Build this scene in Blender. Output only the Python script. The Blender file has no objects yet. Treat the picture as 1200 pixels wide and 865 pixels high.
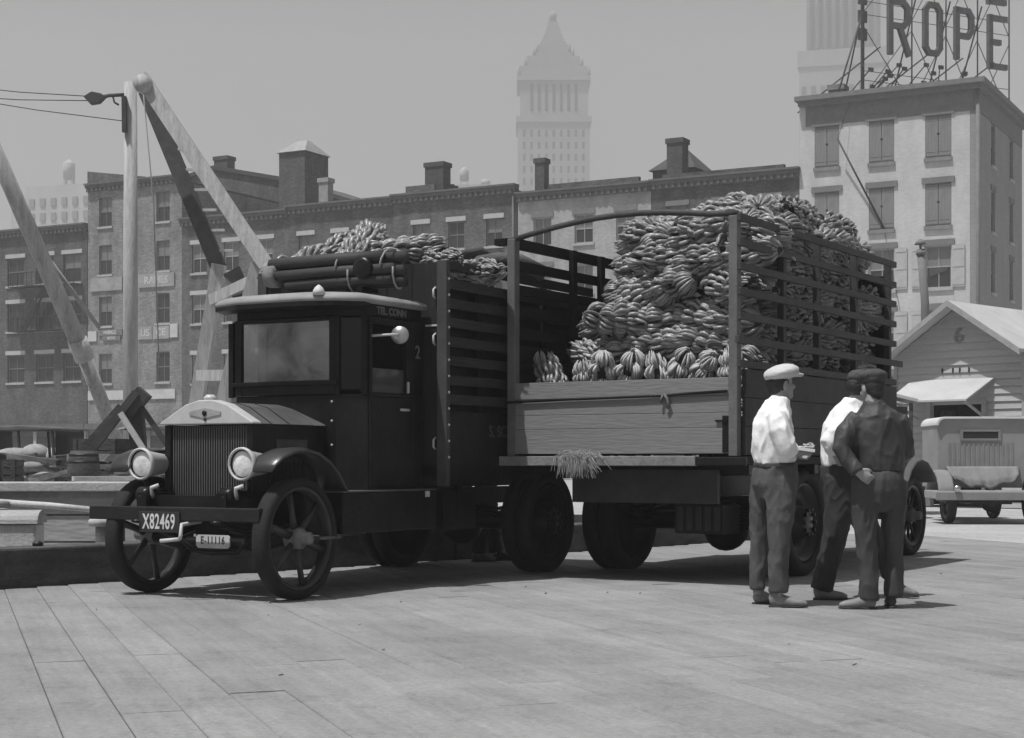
import bpy, bmesh, math, random
from math import sin, cos, pi, radians, atan2, sqrt
from mathutils import Vector, Matrix, noise
random.seed(11)
S = bpy.context.scene
COL = S.collection

# ---------------------------------------------------------------- camera
CAM_H = 1.07
cam = bpy.data.cameras.new("camera")
cam.lens = 57.0; cam.sensor_width = 36.0; cam.sensor_fit = 'HORIZONTAL'
cam.shift_y = 0.0896
cam.clip_start = 0.1; cam.clip_end = 4000
camo = bpy.data.objects.new("camera", cam); COL.objects.link(camo)
camo.location = (0, 0, CAM_H); camo.rotation_euler = (pi/2, 0, 0)
S.camera = camo

# ---------------------------------------------------------------- sky + sun
SUN_EL, SUN_AZ = radians(68), Vector((-0.80, -0.60))      # horizontal direction towards the sun
world = bpy.data.worlds.new("World"); S.world = world; world.use_nodes = True
nt = world.node_tree; nt.nodes.clear()
sk = nt.nodes.new('ShaderNodeTexSky'); sk.sky_type = 'NISHITA'; sk.sun_disc = False
sk.sun_elevation = SUN_EL; sk.sun_rotation = atan2(SUN_AZ.x, SUN_AZ.y)
sk.air_density = 1.0; sk.dust_density = 4.0; sk.ozone_density = 1.0
bw = nt.nodes.new('ShaderNodeRGBToBW')
bg = nt.nodes.new('ShaderNodeBackground'); bg.inputs['Strength'].default_value = 0.07
wo = nt.nodes.new('ShaderNodeOutputWorld')
nt.links.new(sk.outputs[0], bw.inputs[0]); nt.links.new(bw.outputs[0], bg.inputs[0]); nt.links.new(bg.outputs[0], wo.inputs[0])
sl = bpy.data.lights.new("sun", 'SUN'); sl.energy = 4.5; sl.angle = radians(0.6); sl.color = (1, 1, 1)
so = bpy.data.objects.new("sun", sl); COL.objects.link(so)
sd = Vector((SUN_AZ.x*cos(SUN_EL), SUN_AZ.y*cos(SUN_EL), sin(SUN_EL)))
so.rotation_euler = sd.to_track_quat('Z', 'Y').to_euler(); so.location = sd*200
S.view_settings.view_transform = 'Standard'; S.view_settings.look = 'None'
S.view_settings.exposure = -0.02; S.view_settings.gamma = 1.0; S.view_settings.use_curve_mapping = False
S.cycles.use_denoising = True
S.cycles.max_bounces = 6; S.cycles.volume_bounces = 1; S.cycles.transparent_max_bounces = 8

# ---------------------------------------------------------------- materials
MATS = {}
def M(name, v, rough=0.8, var=0.18, scale=6.0, bump=0.15, bscale=40.0, stretch=(1,1,1), spec=0.3, metal=0.0, rand=0.0, fine=0.0):
    """grey procedural material: large mottling + fine grain, bump relief, per-object variation"""
    if name in MATS: return MATS[name]
    m = bpy.data.materials.new(name); m.use_nodes = True; t = m.node_tree; N = t.nodes; K = t.links
    b = N['Principled BSDF']; b.inputs['Roughness'].default_value = rough
    b.inputs['Metallic'].default_value = metal; b.inputs['Specular IOR Level'].default_value = spec
    tc = N.new('ShaderNodeTexCoord'); mp = N.new('ShaderNodeMapping'); mp.inputs['Scale'].default_value = stretch
    K.new(tc.outputs['Object'], mp.inputs['Vector'])
    vec = mp.outputs[0]
    if rand:
        oi = N.new('ShaderNodeObjectInfo'); ad = N.new('ShaderNodeVectorMath'); ad.operation = 'MULTIPLY_ADD'
        ad.inputs[1].default_value = (17, 31, 7); K.new(oi.outputs['Random'], ad.inputs[0]); K.new(mp.outputs[0], ad.inputs[2]); vec = ad.outputs[0]
    n1 = N.new('ShaderNodeTexNoise'); n1.inputs['Scale'].default_value = scale; n1.inputs['Detail'].default_value = 6; n1.inputs['Roughness'].default_value = .65
    K.new(vec, n1.inputs['Vector'])
    n2 = N.new('ShaderNodeTexNoise'); n2.inputs['Scale'].default_value = bscale; n2.inputs['Detail'].default_value = 4
    K.new(vec, n2.inputs['Vector'])
    r = N.new('ShaderNodeMapRange'); r.inputs['From Min'].default_value = .3; r.inputs['From Max'].default_value = .7
    r.inputs['To Min'].default_value = max(v*(1-var), 0.002); r.inputs['To Max'].default_value = min(v*(1+var), .9)
    K.new(n1.outputs['Fac'], r.inputs['Value'])
    out = r.outputs[0]
    if fine:
        r2 = N.new('ShaderNodeMapRange'); r2.inputs['From Min'].default_value = .3; r2.inputs['From Max'].default_value = .7
        r2.inputs['To Min'].default_value = 1-fine; r2.inputs['To Max'].default_value = 1+fine
        K.new(n2.outputs['Fac'], r2.inputs['Value'])
        mu = N.new('ShaderNodeMath'); mu.operation = 'MULTIPLY'; K.new(out, mu.inputs[0]); K.new(r2.outputs[0], mu.inputs[1]); out = mu.outputs[0]
    if rand:
        r3 = N.new('ShaderNodeMapRange'); r3.inputs['To Min'].default_value = 1-rand; r3.inputs['To Max'].default_value = 1+rand
        K.new(oi.outputs['Random'], r3.inputs['Value'])
        mu = N.new('ShaderNodeMath'); mu.operation = 'MULTIPLY'; K.new(out, mu.inputs[0]); K.new(r3.outputs[0], mu.inputs[1]); out = mu.outputs[0]
    K.new(out, b.inputs['Base Color'])
    if bump:
        bp = N.new('ShaderNodeBump'); bp.inputs['Strength'].default_value = bump; bp.inputs['Distance'].default_value = .02
        K.new(n2.outputs['Fac'], bp.inputs['Height']); K.new(bp.outputs[0], b.inputs['Normal'])
    MATS[name] = m
    return m

def brick_mat(name, v, mortar, var=.25, stain=.3):
    """brick wall: local X along the wall, Z up, metres; stains on top"""
    m = bpy.data.materials.new(name); m.use_nodes = True; t = m.node_tree; N = t.nodes; K = t.links
    b = N['Principled BSDF']; b.inputs['Roughness'].default_value = .9; b.inputs['Specular IOR Level'].default_value = .2
    tc = N.new('ShaderNodeTexCoord'); sp = N.new('ShaderNodeSeparateXYZ'); K.new(tc.outputs['Object'], sp.inputs[0])
    a = N.new('ShaderNodeMath'); a.operation = 'ADD'; K.new(sp.outputs[0], a.inputs[0]); K.new(sp.outputs[1], a.inputs[1])
    cb = N.new('ShaderNodeCombineXYZ'); K.new(a.outputs[0], cb.inputs[0]); K.new(sp.outputs[2], cb.inputs[1])
    br = N.new('ShaderNodeTexBrick'); br.inputs['Scale'].default_value = 1.0
    br.inputs['Brick Width'].default_value = .22; br.inputs['Row Height'].default_value = .075; br.inputs['Mortar Size'].default_value = .008
    br.inputs['Color1'].default_value = (v*(1-var),)*3+(1,); br.inputs['Color2'].default_value = (v*(1+var),)*3+(1,); br.inputs['Mortar'].default_value = (mortar,)*3+(1,)
    K.new(cb.outputs[0], br.inputs['Vector'])
    n1 = N.new('ShaderNodeTexNoise'); n1.inputs['Scale'].default_value = .55; n1.inputs['Detail'].default_value = 9; n1.inputs['Roughness'].default_value = .7
    st = N.new('ShaderNodeMapping'); st.inputs['Scale'].default_value = (1.5, 1.5, .5); K.new(tc.outputs['Object'], st.inputs[0]); K.new(st.outputs[0], n1.inputs['Vector'])
    r = N.new('ShaderNodeMapRange'); r.inputs['From Min'].default_value = .3; r.inputs['From Max'].default_value = .7
    r.inputs['To Min'].default_value = 1-stain; r.inputs['To Max'].default_value = 1+stain; K.new(n1.outputs['Fac'], r.inputs['Value'])
    mx = N.new('ShaderNodeVectorMath'); mx.operation = 'SCALE'; K.new(br.outputs['Color'], mx.inputs[0]); K.new(r.outputs[0], mx.inputs['Scale'])
    K.new(mx.outputs[0], b.inputs['Base Color'])
    bp = N.new('ShaderNodeBump'); bp.inputs['Strength'].default_value = .4; bp.inputs['Distance'].default_value = .01
    K.new(br.outputs['Fac'], bp.inputs['Height']); bp.invert = True; K.new(bp.outputs[0], b.inputs['Normal'])
    return m

def glass_mat(name, v, rough=.08):
    m = bpy.data.materials.new(name); m.use_nodes = True
    b = m.node_tree.nodes['Principled BSDF']; b.inputs['Base Color'].default_value = (v,)*3+(1,)
    b.inputs['Roughness'].default_value = rough; b.inputs['Specular IOR Level'].default_value = .5
    return m

def clear_glass(name):
    m = bpy.data.materials.new(name); m.use_nodes = True; t = m.node_tree; N = t.nodes; K = t.links
    N.clear(); o = N.new('ShaderNodeOutputMaterial'); mix = N.new('ShaderNodeMixShader')
    tr = N.new('ShaderNodeBsdfTransparent'); tr.inputs[0].default_value = (.72, .72, .72, 1)
    gl = N.new('ShaderNodeBsdfGlossy'); gl.inputs['Roughness'].default_value = .03; gl.inputs['Color'].default_value = (.9, .9, .9, 1)
    fr = N.new('ShaderNodeFresnel'); fr.inputs[0].default_value = 1.6
    K.new(fr.outputs[0], mix.inputs[0]); K.new(tr.outputs[0], mix.inputs[1]); K.new(gl.outputs[0], mix.inputs[2]); K.new(mix.outputs[0], o.inputs[0])
    return m

# ---------------------------------------------------------------- mesh builder
class MB:
    def __init__(s): s.v = []; s.f = []; s.sm = []
    def add(s, vs, fs, smooth=False):
        o = len(s.v); s.v += [tuple(p) for p in vs]
        for f in fs: s.f.append([i+o for i in f]); s.sm.append(smooth)
        return s
    def box(s, x0, x1, y0, y1, z0, z1):
        return s.add([(x0,y0,z0),(x1,y0,z0),(x1,y1,z0),(x0,y1,z0),(x0,y0,z1),(x1,y0,z1),(x1,y1,z1),(x0,y1,z1)],
                     [(3,2,1,0),(4,5,6,7),(0,1,5,4),(1,2,6,5),(2,3,7,6),(3,0,4,7)])
    def cbox(s, c, sz, rot=None):
        R = rot or Matrix.Identity(3); h = [k/2 for k in sz]
        vs = [Vector(c)+R@Vector((a*h[0], b*h[1], d*h[2])) for d in (-1,1) for a, b in ((-1,-1),(1,-1),(1,1),(-1,1))]
        return s.add(vs, [(3,2,1,0),(4,5,6,7),(0,1,5,4),(1,2,6,5),(2,3,7,6),(3,0,4,7)])
    def beam(s, p0, p1, w, h, up=(0,0,1)):
        p0, p1 = Vector(p0), Vector(p1); d = (p1-p0); L = d.length; x = d.normalized(); u = Vector(up)
        y = u.cross(x)
        if y.length < 1e-4: y = Vector((0,1,0)).cross(x)
        y.normalize(); z = x.cross(y)
        return s.cbox((p0+p1)/2, (L, w, h), Matrix((x, y, z)).transposed())
    def etube(s, pts, rad, side=None, n=10, cap=True):
        P = [Vector(p) for p in pts]; m = len(P)
        rad = [r if isinstance(r, (tuple, list)) else (r, r) for r in (rad if isinstance(rad, (list,)) else [rad]*m)]
        vs = []; A = Vector(side) if side else None; par = None
        for i in range(m):
            T = (P[min(i+1, m-1)]-P[max(i-1, 0)]).normalized()
            if A is None:
                if par is None: par = T.orthogonal()
                par = (par-T*par.dot(T)).normalized(); a = par
            else:
                a = A-T*A.dot(T)
                if a.length < 1e-3: a = T.orthogonal()
                a.normalize()
            b = T.cross(a)
            for k in range(n):
                q = 2*pi*k/n; vs.append(P[i]+a*(rad[i][0]*cos(q))+b*(rad[i][1]*sin(q)))
        fs = [(i*n+k, i*n+(k+1) % n, (i+1)*n+(k+1) % n, (i+1)*n+k) for i in range(m-1) for k in range(n)]
        if cap: fs += [tuple(range(n-1, -1, -1)), tuple((m-1)*n+k for k in range(n))]
        return s.add(vs, fs, True)
    tube = etube
    def lathe(s, prof, c=(0,0,0), axis='z', n=24, cap=True, ax=None):
        z = Vector(ax).normalized() if ax else {'x': Vector((1,0,0)), 'y': Vector((0,1,0)), 'z': Vector((0,0,1))}[axis]
        x = z.orthogonal().normalized(); y = z.cross(x); c = Vector(c); m = len(prof)
        vs = [c+x*(r*cos(2*pi*k/n))+y*(r*sin(2*pi*k/n))+z*h for r, h in prof for k in range(n)]
        fs = [(i*n+k, i*n+(k+1) % n, (i+1)*n+(k+1) % n, (i+1)*n+k) for i in range(m-1) for k in range(n)]
        if cap: fs += [tuple(range(n-1, -1, -1)), tuple((m-1)*n+k for k in range(n))]
        return s.add(vs, fs, True)
    def ring(s, R, w, c=(0,0,0), axis='y', prof=None, n=36):
        """closed ring of cross-section points (radius, along axis)"""
        z = {'x': Vector((1,0,0)), 'y': Vector((0,1,0)), 'z': Vector((0,0,1))}[axis] if isinstance(axis, str) else Vector(axis).normalized()
        x = z.orthogonal().normalized(); y = z.cross(x); c = Vector(c); p = len(prof)
        vs = [c+x*(r*cos(2*pi*k/n))+y*(r*sin(2*pi*k/n))+z*h for k in range(n) for r, h in prof]
        fs = [(k*p+i, ((k+1) % n)*p+i, ((k+1) % n)*p+(i+1) % p, k*p+(i+1) % p) for k in range(n) for i in range(p)]
        return s.add(vs, fs, True)
    def prism(s, poly, ext):
        e = Vector(ext); n = len(poly); a = [Vector(p) for p in poly]
        fs = [tuple(range(n-1, -1, -1)), tuple(range(n, 2*n))]+[(i, (i+1) % n, n+(i+1) % n, n+i) for i in range(n)]
        return s.add(a+[p+e for p in a], fs)
    def ell(s, c, r, rot=None, nu=16, nv=10):
        R = rot or Matrix.Identity(3); c = Vector(c); vs = []; fs = []
        for j in range(1, nv):
            for k in range(nu):
                t, q = pi*j/nv, 2*pi*k/nu
                vs.append(c+R@Vector((r[0]*sin(t)*cos(q), r[1]*sin(t)*sin(q), r[2]*cos(t))))
        vs += [c+R@Vector((0,0,r[2])), c-R@Vector((0,0,r[2]))]; a, b = len(vs)-2, len(vs)-1
        for j in range(nv-2):
            for k in range(nu): fs.append((j*nu+k, (j+1)*nu+k, (j+1)*nu+(k+1) % nu, j*nu+(k+1) % nu))
        for k in range(nu): fs += [(a, k, (k+1) % nu), (b, (nv-2)*nu+(k+1) % nu, (nv-2)*nu+k)]
        return s.add(vs, fs, True)
    def mesh(s, name, mat):
        me = bpy.data.meshes.new(name); me.from_pydata(s.v, [], s.f)
        me.polygons.foreach_set('use_smooth', s.sm)
        bm = bmesh.new(); bm.from_mesh(me); bmesh.ops.recalc_face_normals(bm, faces=bm.faces); bm.to_mesh(me); bm.free()
        if mat: me.materials.append(mat)
        return me
    def build(s, name, mat, parent=None, loc=(0,0,0), rotz=0.0, bevel=0.0):
        return put(name, s.mesh(name, mat), parent, loc, rotz, bevel)

def put(name, me, parent=None, loc=(0,0,0), rotz=0.0, bevel=0.0):
    o = bpy.data.objects.new(name, me); COL.objects.link(o); o.location = loc; o.rotation_euler = (0, 0, rotz)
    if parent: o.parent = parent
    if bevel:
        b = o.modifiers.new('bevel', 'BEVEL'); b.width = bevel; b.segments = 2; b.limit_method = 'ANGLE'; b.angle_limit = radians(40)
    return o
def tag(o, label=None, cat=None, group=None, kind=None):
    if label: o['label'] = label
    if cat: o['category'] = cat
    if group: o['group'] = group
    if kind: o['kind'] = kind
    return o
def thing(name, label, cat, loc=(0,0,0), rotz=0.0, group=None):
    o = bpy.data.objects.new(name, None); COL.objects.link(o); o.location = loc; o.rotation_euler = (0, 0, rotz); o.empty_display_size = .2
    return tag(o, label, cat, group)
def node(name, parent, loc=(0,0,0), rotz=0.0):
    o = bpy.data.objects.new(name, None); COL.objects.link(o); o.location = loc; o.rotation_euler = (0, 0, rotz); o.parent = parent; return o
def copy_tree(o, parent=None):
    c = o.copy(); COL.objects.link(c)
    if parent: c.parent = parent
    for ch in list(o.children): copy_tree(ch, c)
    return c

def text_mesh(txt, size, depth=.004, bold=0.0, space=1.0):
    cu = bpy.data.curves.new('t', 'FONT'); cu.body = txt; cu.size = size; cu.extrude = depth; cu.offset = bold
    cu.align_x = 'CENTER'; cu.align_y = 'CENTER'; cu.space_character = space; cu.resolution_u = 3
    o = bpy.data.objects.new('t', cu); COL.objects.link(o)
    dg = bpy.context.evaluated_depsgraph_get(); me = bpy.data.meshes.new_from_object(o.evaluated_get(dg))
    bpy.data.objects.remove(o); bpy.data.curves.remove(cu)
    return me
def put_text(name, txt, size, mat, parent, loc, right, up, depth=.004, bold=0.0, space=1.0, sx=1.0):
    """lettering lying on a surface: right / up are the reading directions in the parent's frame"""
    me = text_mesh(txt, size, depth, bold, space); me.materials.clear(); me.materials.append(mat)
    r, u = Vector(right).normalized(), Vector(up).normalized(); n = r.cross(u)
    mt = Matrix((r*sx, u, n)).transposed(); me.transform(mt.to_4x4()); me.transform(Matrix.Translation(Vector(loc)))
    return put(name, me, parent)

def remesh(name, mb, mat, parent=None, voxel=.012, smooth=4, fold=0.0, fscale=9.0, fdir=(1,1,1), seed=0.0):
    """fuse overlapping closed shapes into ONE continuous skin, then press soft folds into it"""
    o = bpy.data.objects.new('tmp', mb.mesh('tmp', None)); COL.objects.link(o)
    m = o.modifiers.new('r', 'REMESH'); m.mode = 'VOXEL'; m.voxel_size = voxel
    if smooth: q = o.modifiers.new('s', 'SMOOTH'); q.factor = .5; q.iterations = smooth
    dg = bpy.context.evaluated_depsgraph_get(); me = bpy.data.meshes.new_from_object(o.evaluated_get(dg))
    bpy.data.objects.remove(o)
    me.name = name
    if fold:
        co = []; D = Vector(fdir)
        for v in me.vertices:
            p = v.co; w = Vector((p.x*D.x, p.y*D.y, p.z*D.z))*fscale+Vector((seed, seed*2, 0))
            k1 = 1-abs(noise.noise(w)+.35*noise.noise(w*2.3)); k2 = 1-abs(noise.noise(w*2.2+Vector((5,9,1)))); k = (k1**3-.45)+.55*(k2**4-.4)
            co.append(v.co+v.normal*(fold*k))
        for v, c in zip(me.vertices, co): v.co = c
    me.materials.clear(); me.materials.append(mat)
    me.polygons.foreach_set('use_smooth', [True]*len(me.polygons))
    return put(name, me, parent)

def wpos(px, depth): return (px-600)/1900*depth
# ================================================================ ground
def deck_mat():
    m = bpy.data.materials.new('deck_plank'); m.use_nodes = True; t = m.node_tree; N = t.nodes; K = t.links
    b = N['Principled BSDF']; b.inputs['Roughness'].default_value = .95; b.inputs['Specular IOR Level'].default_value = .12
    ge = N.new('ShaderNodeNewGeometry'); oi = N.new('ShaderNodeObjectInfo')
    def dot(v):
        x = N.new('ShaderNodeVectorMath'); x.operation = 'DOT_PRODUCT'; x.inputs[1].default_value = v; K.new(ge.outputs['Position'], x.inputs[0]); return x.outputs['Value']
    es = N.new('ShaderNodeMath'); es.operation = 'MULTIPLY'; es.inputs[1].default_value = .07; K.new(dot((-.326, .945, 0)), es.inputs[0])
    mp = N.new('ShaderNodeCombineXYZ'); K.new(dot((.945, .326, 0)), mp.inputs[0]); K.new(es.outputs[0], mp.inputs[1])
    def no(src, sc, det, lo, hi, f0=.3, f1=.7, ro=.6):
        n = N.new('ShaderNodeTexNoise'); n.inputs['Scale'].default_value = sc; n.inputs['Detail'].default_value = det; n.inputs['Roughness'].default_value = ro; K.new(src, n.inputs['Vector'])
        r = N.new('ShaderNodeMapRange'); r.inputs['From Min'].default_value = f0; r.inputs['From Max'].default_value = f1; r.inputs['To Min'].default_value = lo; r.inputs['To Max'].default_value = hi; K.new(n.outputs['Fac'], r.inputs['Value']); return r.outputs[0], n
    def mul(p, q):
        x = N.new('ShaderNodeMath'); x.operation = 'MULTIPLY'; K.new(p, x.inputs[0]); K.new(q, x.inputs[1]); return x.outputs[0]
    o, _ = no(ge.outputs['Position'], .6, 9, .80, 1.16, ro=.7)          # broad dusty patches across the boards
    p, _ = no(ge.outputs['Position'], 2.0, 13, .55, 1.0, .34, .485, .95)   # scattered darker stains
    q, _ = no(mp.outputs[0], 9, 9, .82, 1.13, ro=.75)                     # grain along the boards
    f, nf = no(ge.outputs['Position'], 30, 9, .70, 1.25, ro=.85)           # grit
    r3 = N.new('ShaderNodeMapRange'); r3.inputs['To Min'].default_value = .258; r3.inputs['To Max'].default_value = .298; K.new(oi.outputs['Random'], r3.inputs['Value'])
    K.new(mul(mul(mul(mul(r3.outputs[0], o), p), q), f), b.inputs['Base Color'])
    bp = N.new('ShaderNodeBump'); bp.inputs['Strength'].default_value = .45; bp.inputs['Distance'].default_value = .012; K.new(nf.outputs['Fac'], bp.inputs['Height']); K.new(bp.outputs[0], b.inputs['Normal'])
    MATS['deck_plank'] = m; return m
m_plank = deck_mat()
m_dirt = M('deck_dirt', .09, .95, .25, 2, .3, 50, fine=.15)
m_street = M('street_dust', .37, .95, .15, .5, .3, 12, fine=.16)
m_timber_dk = M('dark_timber', .07, .8, .5, 3, .5, 25, (1,1,2.5), fine=.2)
m_timber = M('weathered_timber', .33, .8, .2, 4, .4, 30, (1,1,3), fine=.12)
m_timber_lt = M('pale_timber', .47, .75, .15, 4, .3, 30, fine=.1)
m_black = M('black_iron', .012, .5, .4, 8, .2, 60, spec=.4)

SP = Vector((-4.3, 13.5)); SDR = Vector((.67, .742)).normalized()      # foot of the stringpiece along the pier edge
a0, a1 = SP-SDR*16, SP+SDR*11.5
poly = [(a0.x, a0.y), (a1.x, a1.y), (3, 33), (-60, 40), (-700, 40), (-700, 950), (800, 950), (800, -40), (a0.x, -40)]
mb = MB(); mb.add([(x, y, -.03) for x, y in poly], [tuple(range(len(poly)))])
tag(mb.build('street', m_street), kind='structure')
mb = MB(); mb.add([(-700, -40, -1.6), (20, -40, -1.6), (20, 60, -1.6), (-700, 60, -1.6)], [(0,1,2,3)])
tag(mb.build('water', M('slip_water', .05, .12, .3, 1.2, .5, 2.5, spec=.5)), kind='structure')
E0, Q0 = Vector((-.326, .945)).normalized(), Vector((.945, .326)).normalized()
mb = MB()
def pe(p, e): return Q0*p+E0*e
def emax(p): return 14.16+(p-.34)*.55-.04
c4 = [pe(-1.2, 4.2), pe(13.2, 4.2), pe(13.2, emax(13.2)), pe(-1.2, emax(-1.2))]
mb.add([(c.x, c.y, -.010) for c in c4], [(0,1,2,3)])
deck = tag(mb.build('pier_deck', m_dirt), kind='structure')
PW = .265
variants = []
for k in range(3):
    mb = MB(); w = PW/2-.0022
    mb.add([(-w, 0, -.05), (w, 0, -.05), (w, 1, -.05), (-w, 1, -.05), (-w, 0, -.006), (w, 0, -.006), (w, 1, -.006), (-w, 1, -.006),
            (-w+.005, .0, 0), (w-.005, .0, 0), (w-.005, 1, 0), (-w+.005, 1, 0)],
           [(3,2,1,0),(0,1,5,4),(1,2,6,5),(2,3,7,6),(3,0,4,7),(4,5,9,8),(5,6,10,9),(6,7,11,10),(7,4,8,11),(8,9,10,11)])
    variants.append(mb.mesh('plank', m_plank))
ang = atan2(-E0.x, E0.y)
i = 0; p = -1.05
rp = random.Random(5)
while p < 13.1:
    e = 4.2; end = emax(p); first = True
    while e < end-.2:
        L = rp.uniform(2.2, 5.6) if first else rp.uniform(4.4, 5.8); first = False
        if e+L > end-.8: L = end-e
        c = pe(p, e+.004)
        o = put('plank', variants[i % 3], deck, (c.x, c.y, rp.uniform(-.0014, .0014)), ang); o.scale = (1, L-.003, 1)
        o.rotation_euler = (rp.uniform(-.0006, .0006), rp.uniform(-.006, .006), ang)
        e += L; i += 1
    p += PW
lt = MB(); r = random.Random(77)
for k in range(45):
    p, e_ = r.uniform(.2, 10), r.uniform(5.5, 15); q = pe(p, e_); L = r.uniform(.008, .03); an = r.uniform(0, 6.3)
    lt.beam((q.x, q.y, .006), (q.x+L*cos(an), q.y+L*sin(an), .007+r.uniform(0, .006)), r.uniform(.004, .018), r.uniform(.002, .006))
tag(lt.build('litter', M('litter_chips', .14, .9, .7, 3, .2)), 'small chips and straw bits littering the plank deck', 'litter', kind='stuff')
# stringpiece: two long dark timbers bolted along the edge
st = tag(MB().box(0, .01, 0, .01, 0, .01).build('pier_kerb', m_timber_dk), kind='structure'); st.location = (SP.x, SP.y, 0); st.rotation_euler = (0, 0, atan2(SDR.y, SDR.x))
x = -16
for L in (7.1, 8.2, 6.2, 5.9):
    h = .32+rp.uniform(-.015, .015)
    MB().box(x+.02, x+L-.02, .0, .34, -.02, h).build('timber', m_timber_dk, st, bevel=.02)
    for q in (1.2, L-1.2):
        MB().lathe([(.045, h), (.045, h+.03), (.02, h+.045)], (x+q, .17, 0), n=10).build('bolt', m_black, st)
    x += L
# bulkhead walls of the slip
mb = MB(); mb.add([(a0.x, a0.y, -1.7), (a1.x, a1.y, -1.7), (3, 33, -1.7), (-60, 40, -1.7), (-120, 40, -1.7), (a0.x, a0.y, -.03), (a1.x, a1.y, -.03), (3, 33, -.03), (-60, 40, -.03), (-120, 40, -.03)],
       [(0,1,6,5), (1,2,7,6), (2,3,8,7), (3,4,9,8)])
tag(mb.build('quay_wall', m_timber_dk), kind='structure')

# ================================================================ the row of brick buildings
C0 = Vector((23.5, 82.0)); LD = Vector((-.88, .475)); BROT = atan2(-.475, .88)
def fac(px, py=540):
    a = (px-600)/1900; t = (C0.x-a*C0.y)/(.88+.475*a); s = C0.y+.475*t
    return t, CAM_H+(540-py)/1900*s
m_lintel = M('stone_lintel', .42, .9, .12, 3, .1)
m_lintel2 = M('brown_lintel', .17, .9, .15, 3, .1)
m_sill = M('stone_sill', .38, .9, .12, 3, .1)
m_sash = M('sash_paint', .16, .7, .2, 5, .05)
m_sash_lt = M('sash_pale', .35, .7, .2, 5, .05)
m_pane = glass_mat('dark_pane', .03); m_blind = M('window_blind', .17, .6, .15, 2, .02, spec=.5)
m_cornice = M('painted_cornice', .11, .8, .2, 2, .1)
m_roof = M('tar_roof', .06, .9, .3, .5, .2)
m_chim = brick_mat('chimney_brick', .075, .07)
def wall_open(mb, W, H, ops, th=.32, y0=0.0):
    """wall boxes left standing round a grid of openings"""
    cols = sorted({(a, b) for a, b, _, _ in ops}); x = 0
    for a, b in cols:
        if a > x: mb.box(x, a, y0, y0+th, 0, H)
        z = 0
        for _, _, c, d in sorted([o for o in ops if o[0] == a], key=lambda o: o[2]):
            mb.box(a, b, y0, y0+th, z, c); z = d
        mb.box(a, b, y0, y0+th, z, H); x = b
    mb.box(x, W, y0, y0+th, 0, H)
WC = {}
def window(parent, xc, z0, w, h, lint, blind, rnd, sashm=None, y=0.0, lower_open=False):
    key = (round(w, 2), round(h, 2), lint.name if lint else '', (sashm or m_sash).name)
    if key not in WC:
        f = MB(); t = .07
        f.box(-w/2, -w/2+t, .13, .2, 0, h).box(w/2-t, w/2, .13, .2, 0, h).box(-w/2+t, w/2-t, .13, .2, h-t, h).box(-w/2+t, w/2-t, .13, .2, 0, t)
        f.box(-w/2+t, w/2-t, .12, .2, h*.49, h*.49+.06)
        f.box(-.02, .02, .135, .19, t, h*.49).box(-.02, .02, .135, .19, h*.49+.06, h-t)
        WC[key] = (f.mesh('window', sashm or m_sash), MB().box(-w/2+t, w/2-t, .165, .18, t, h*.49).mesh('pane', m_pane),
                   MB().box(-w/2+t, w/2-t, .15, .165, h*.49+.06, h-t).mesh('pane', m_pane), MB().box(-w/2+t, w/2-t, .17, .18, h*.49+.06, h-t).mesh('blind', m_blind),
                   MB().box(-w/2-.14, w/2+.14, -.06, .1, h+.002, h+.28).mesh('lintel', lint) if lint else None,
                   MB().box(-w/2-.1, w/2+.1, -.1, .12, -.14, -.002).mesh('sill', m_sill))
    k = WC[key]
    wo = put('window', k[0], parent, (xc, y, z0))
    put('pane', k[1], wo)
    if blind: put('blind', k[3], wo)
    else: put('pane', k[2], wo)
    if k[4]: put('lintel', k[4], wo)
    put('sill', k[5], wo)
    return wo
def cornice(parent, x0, x1, z, mat, h=.55, out=.4, dent=True):
    mb = MB(); mb.box(x0, x1, -out*.45, .3, z-h, z-h*.55).box(x0-.02, x1+.02, -out*.75, .3, z-h*.55, z-h*.2).box(x0-.05, x1+.05, -out, .3, z-h*.2, z)
    if dent:
        x = x0+.15
        while x < x1-.2:
            mb.box(x, x+.16, -out*.7, -out*.45, z-h*.95, z-h*.56); x += .38
    return mb.build('cornice', mat, parent)
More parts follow.
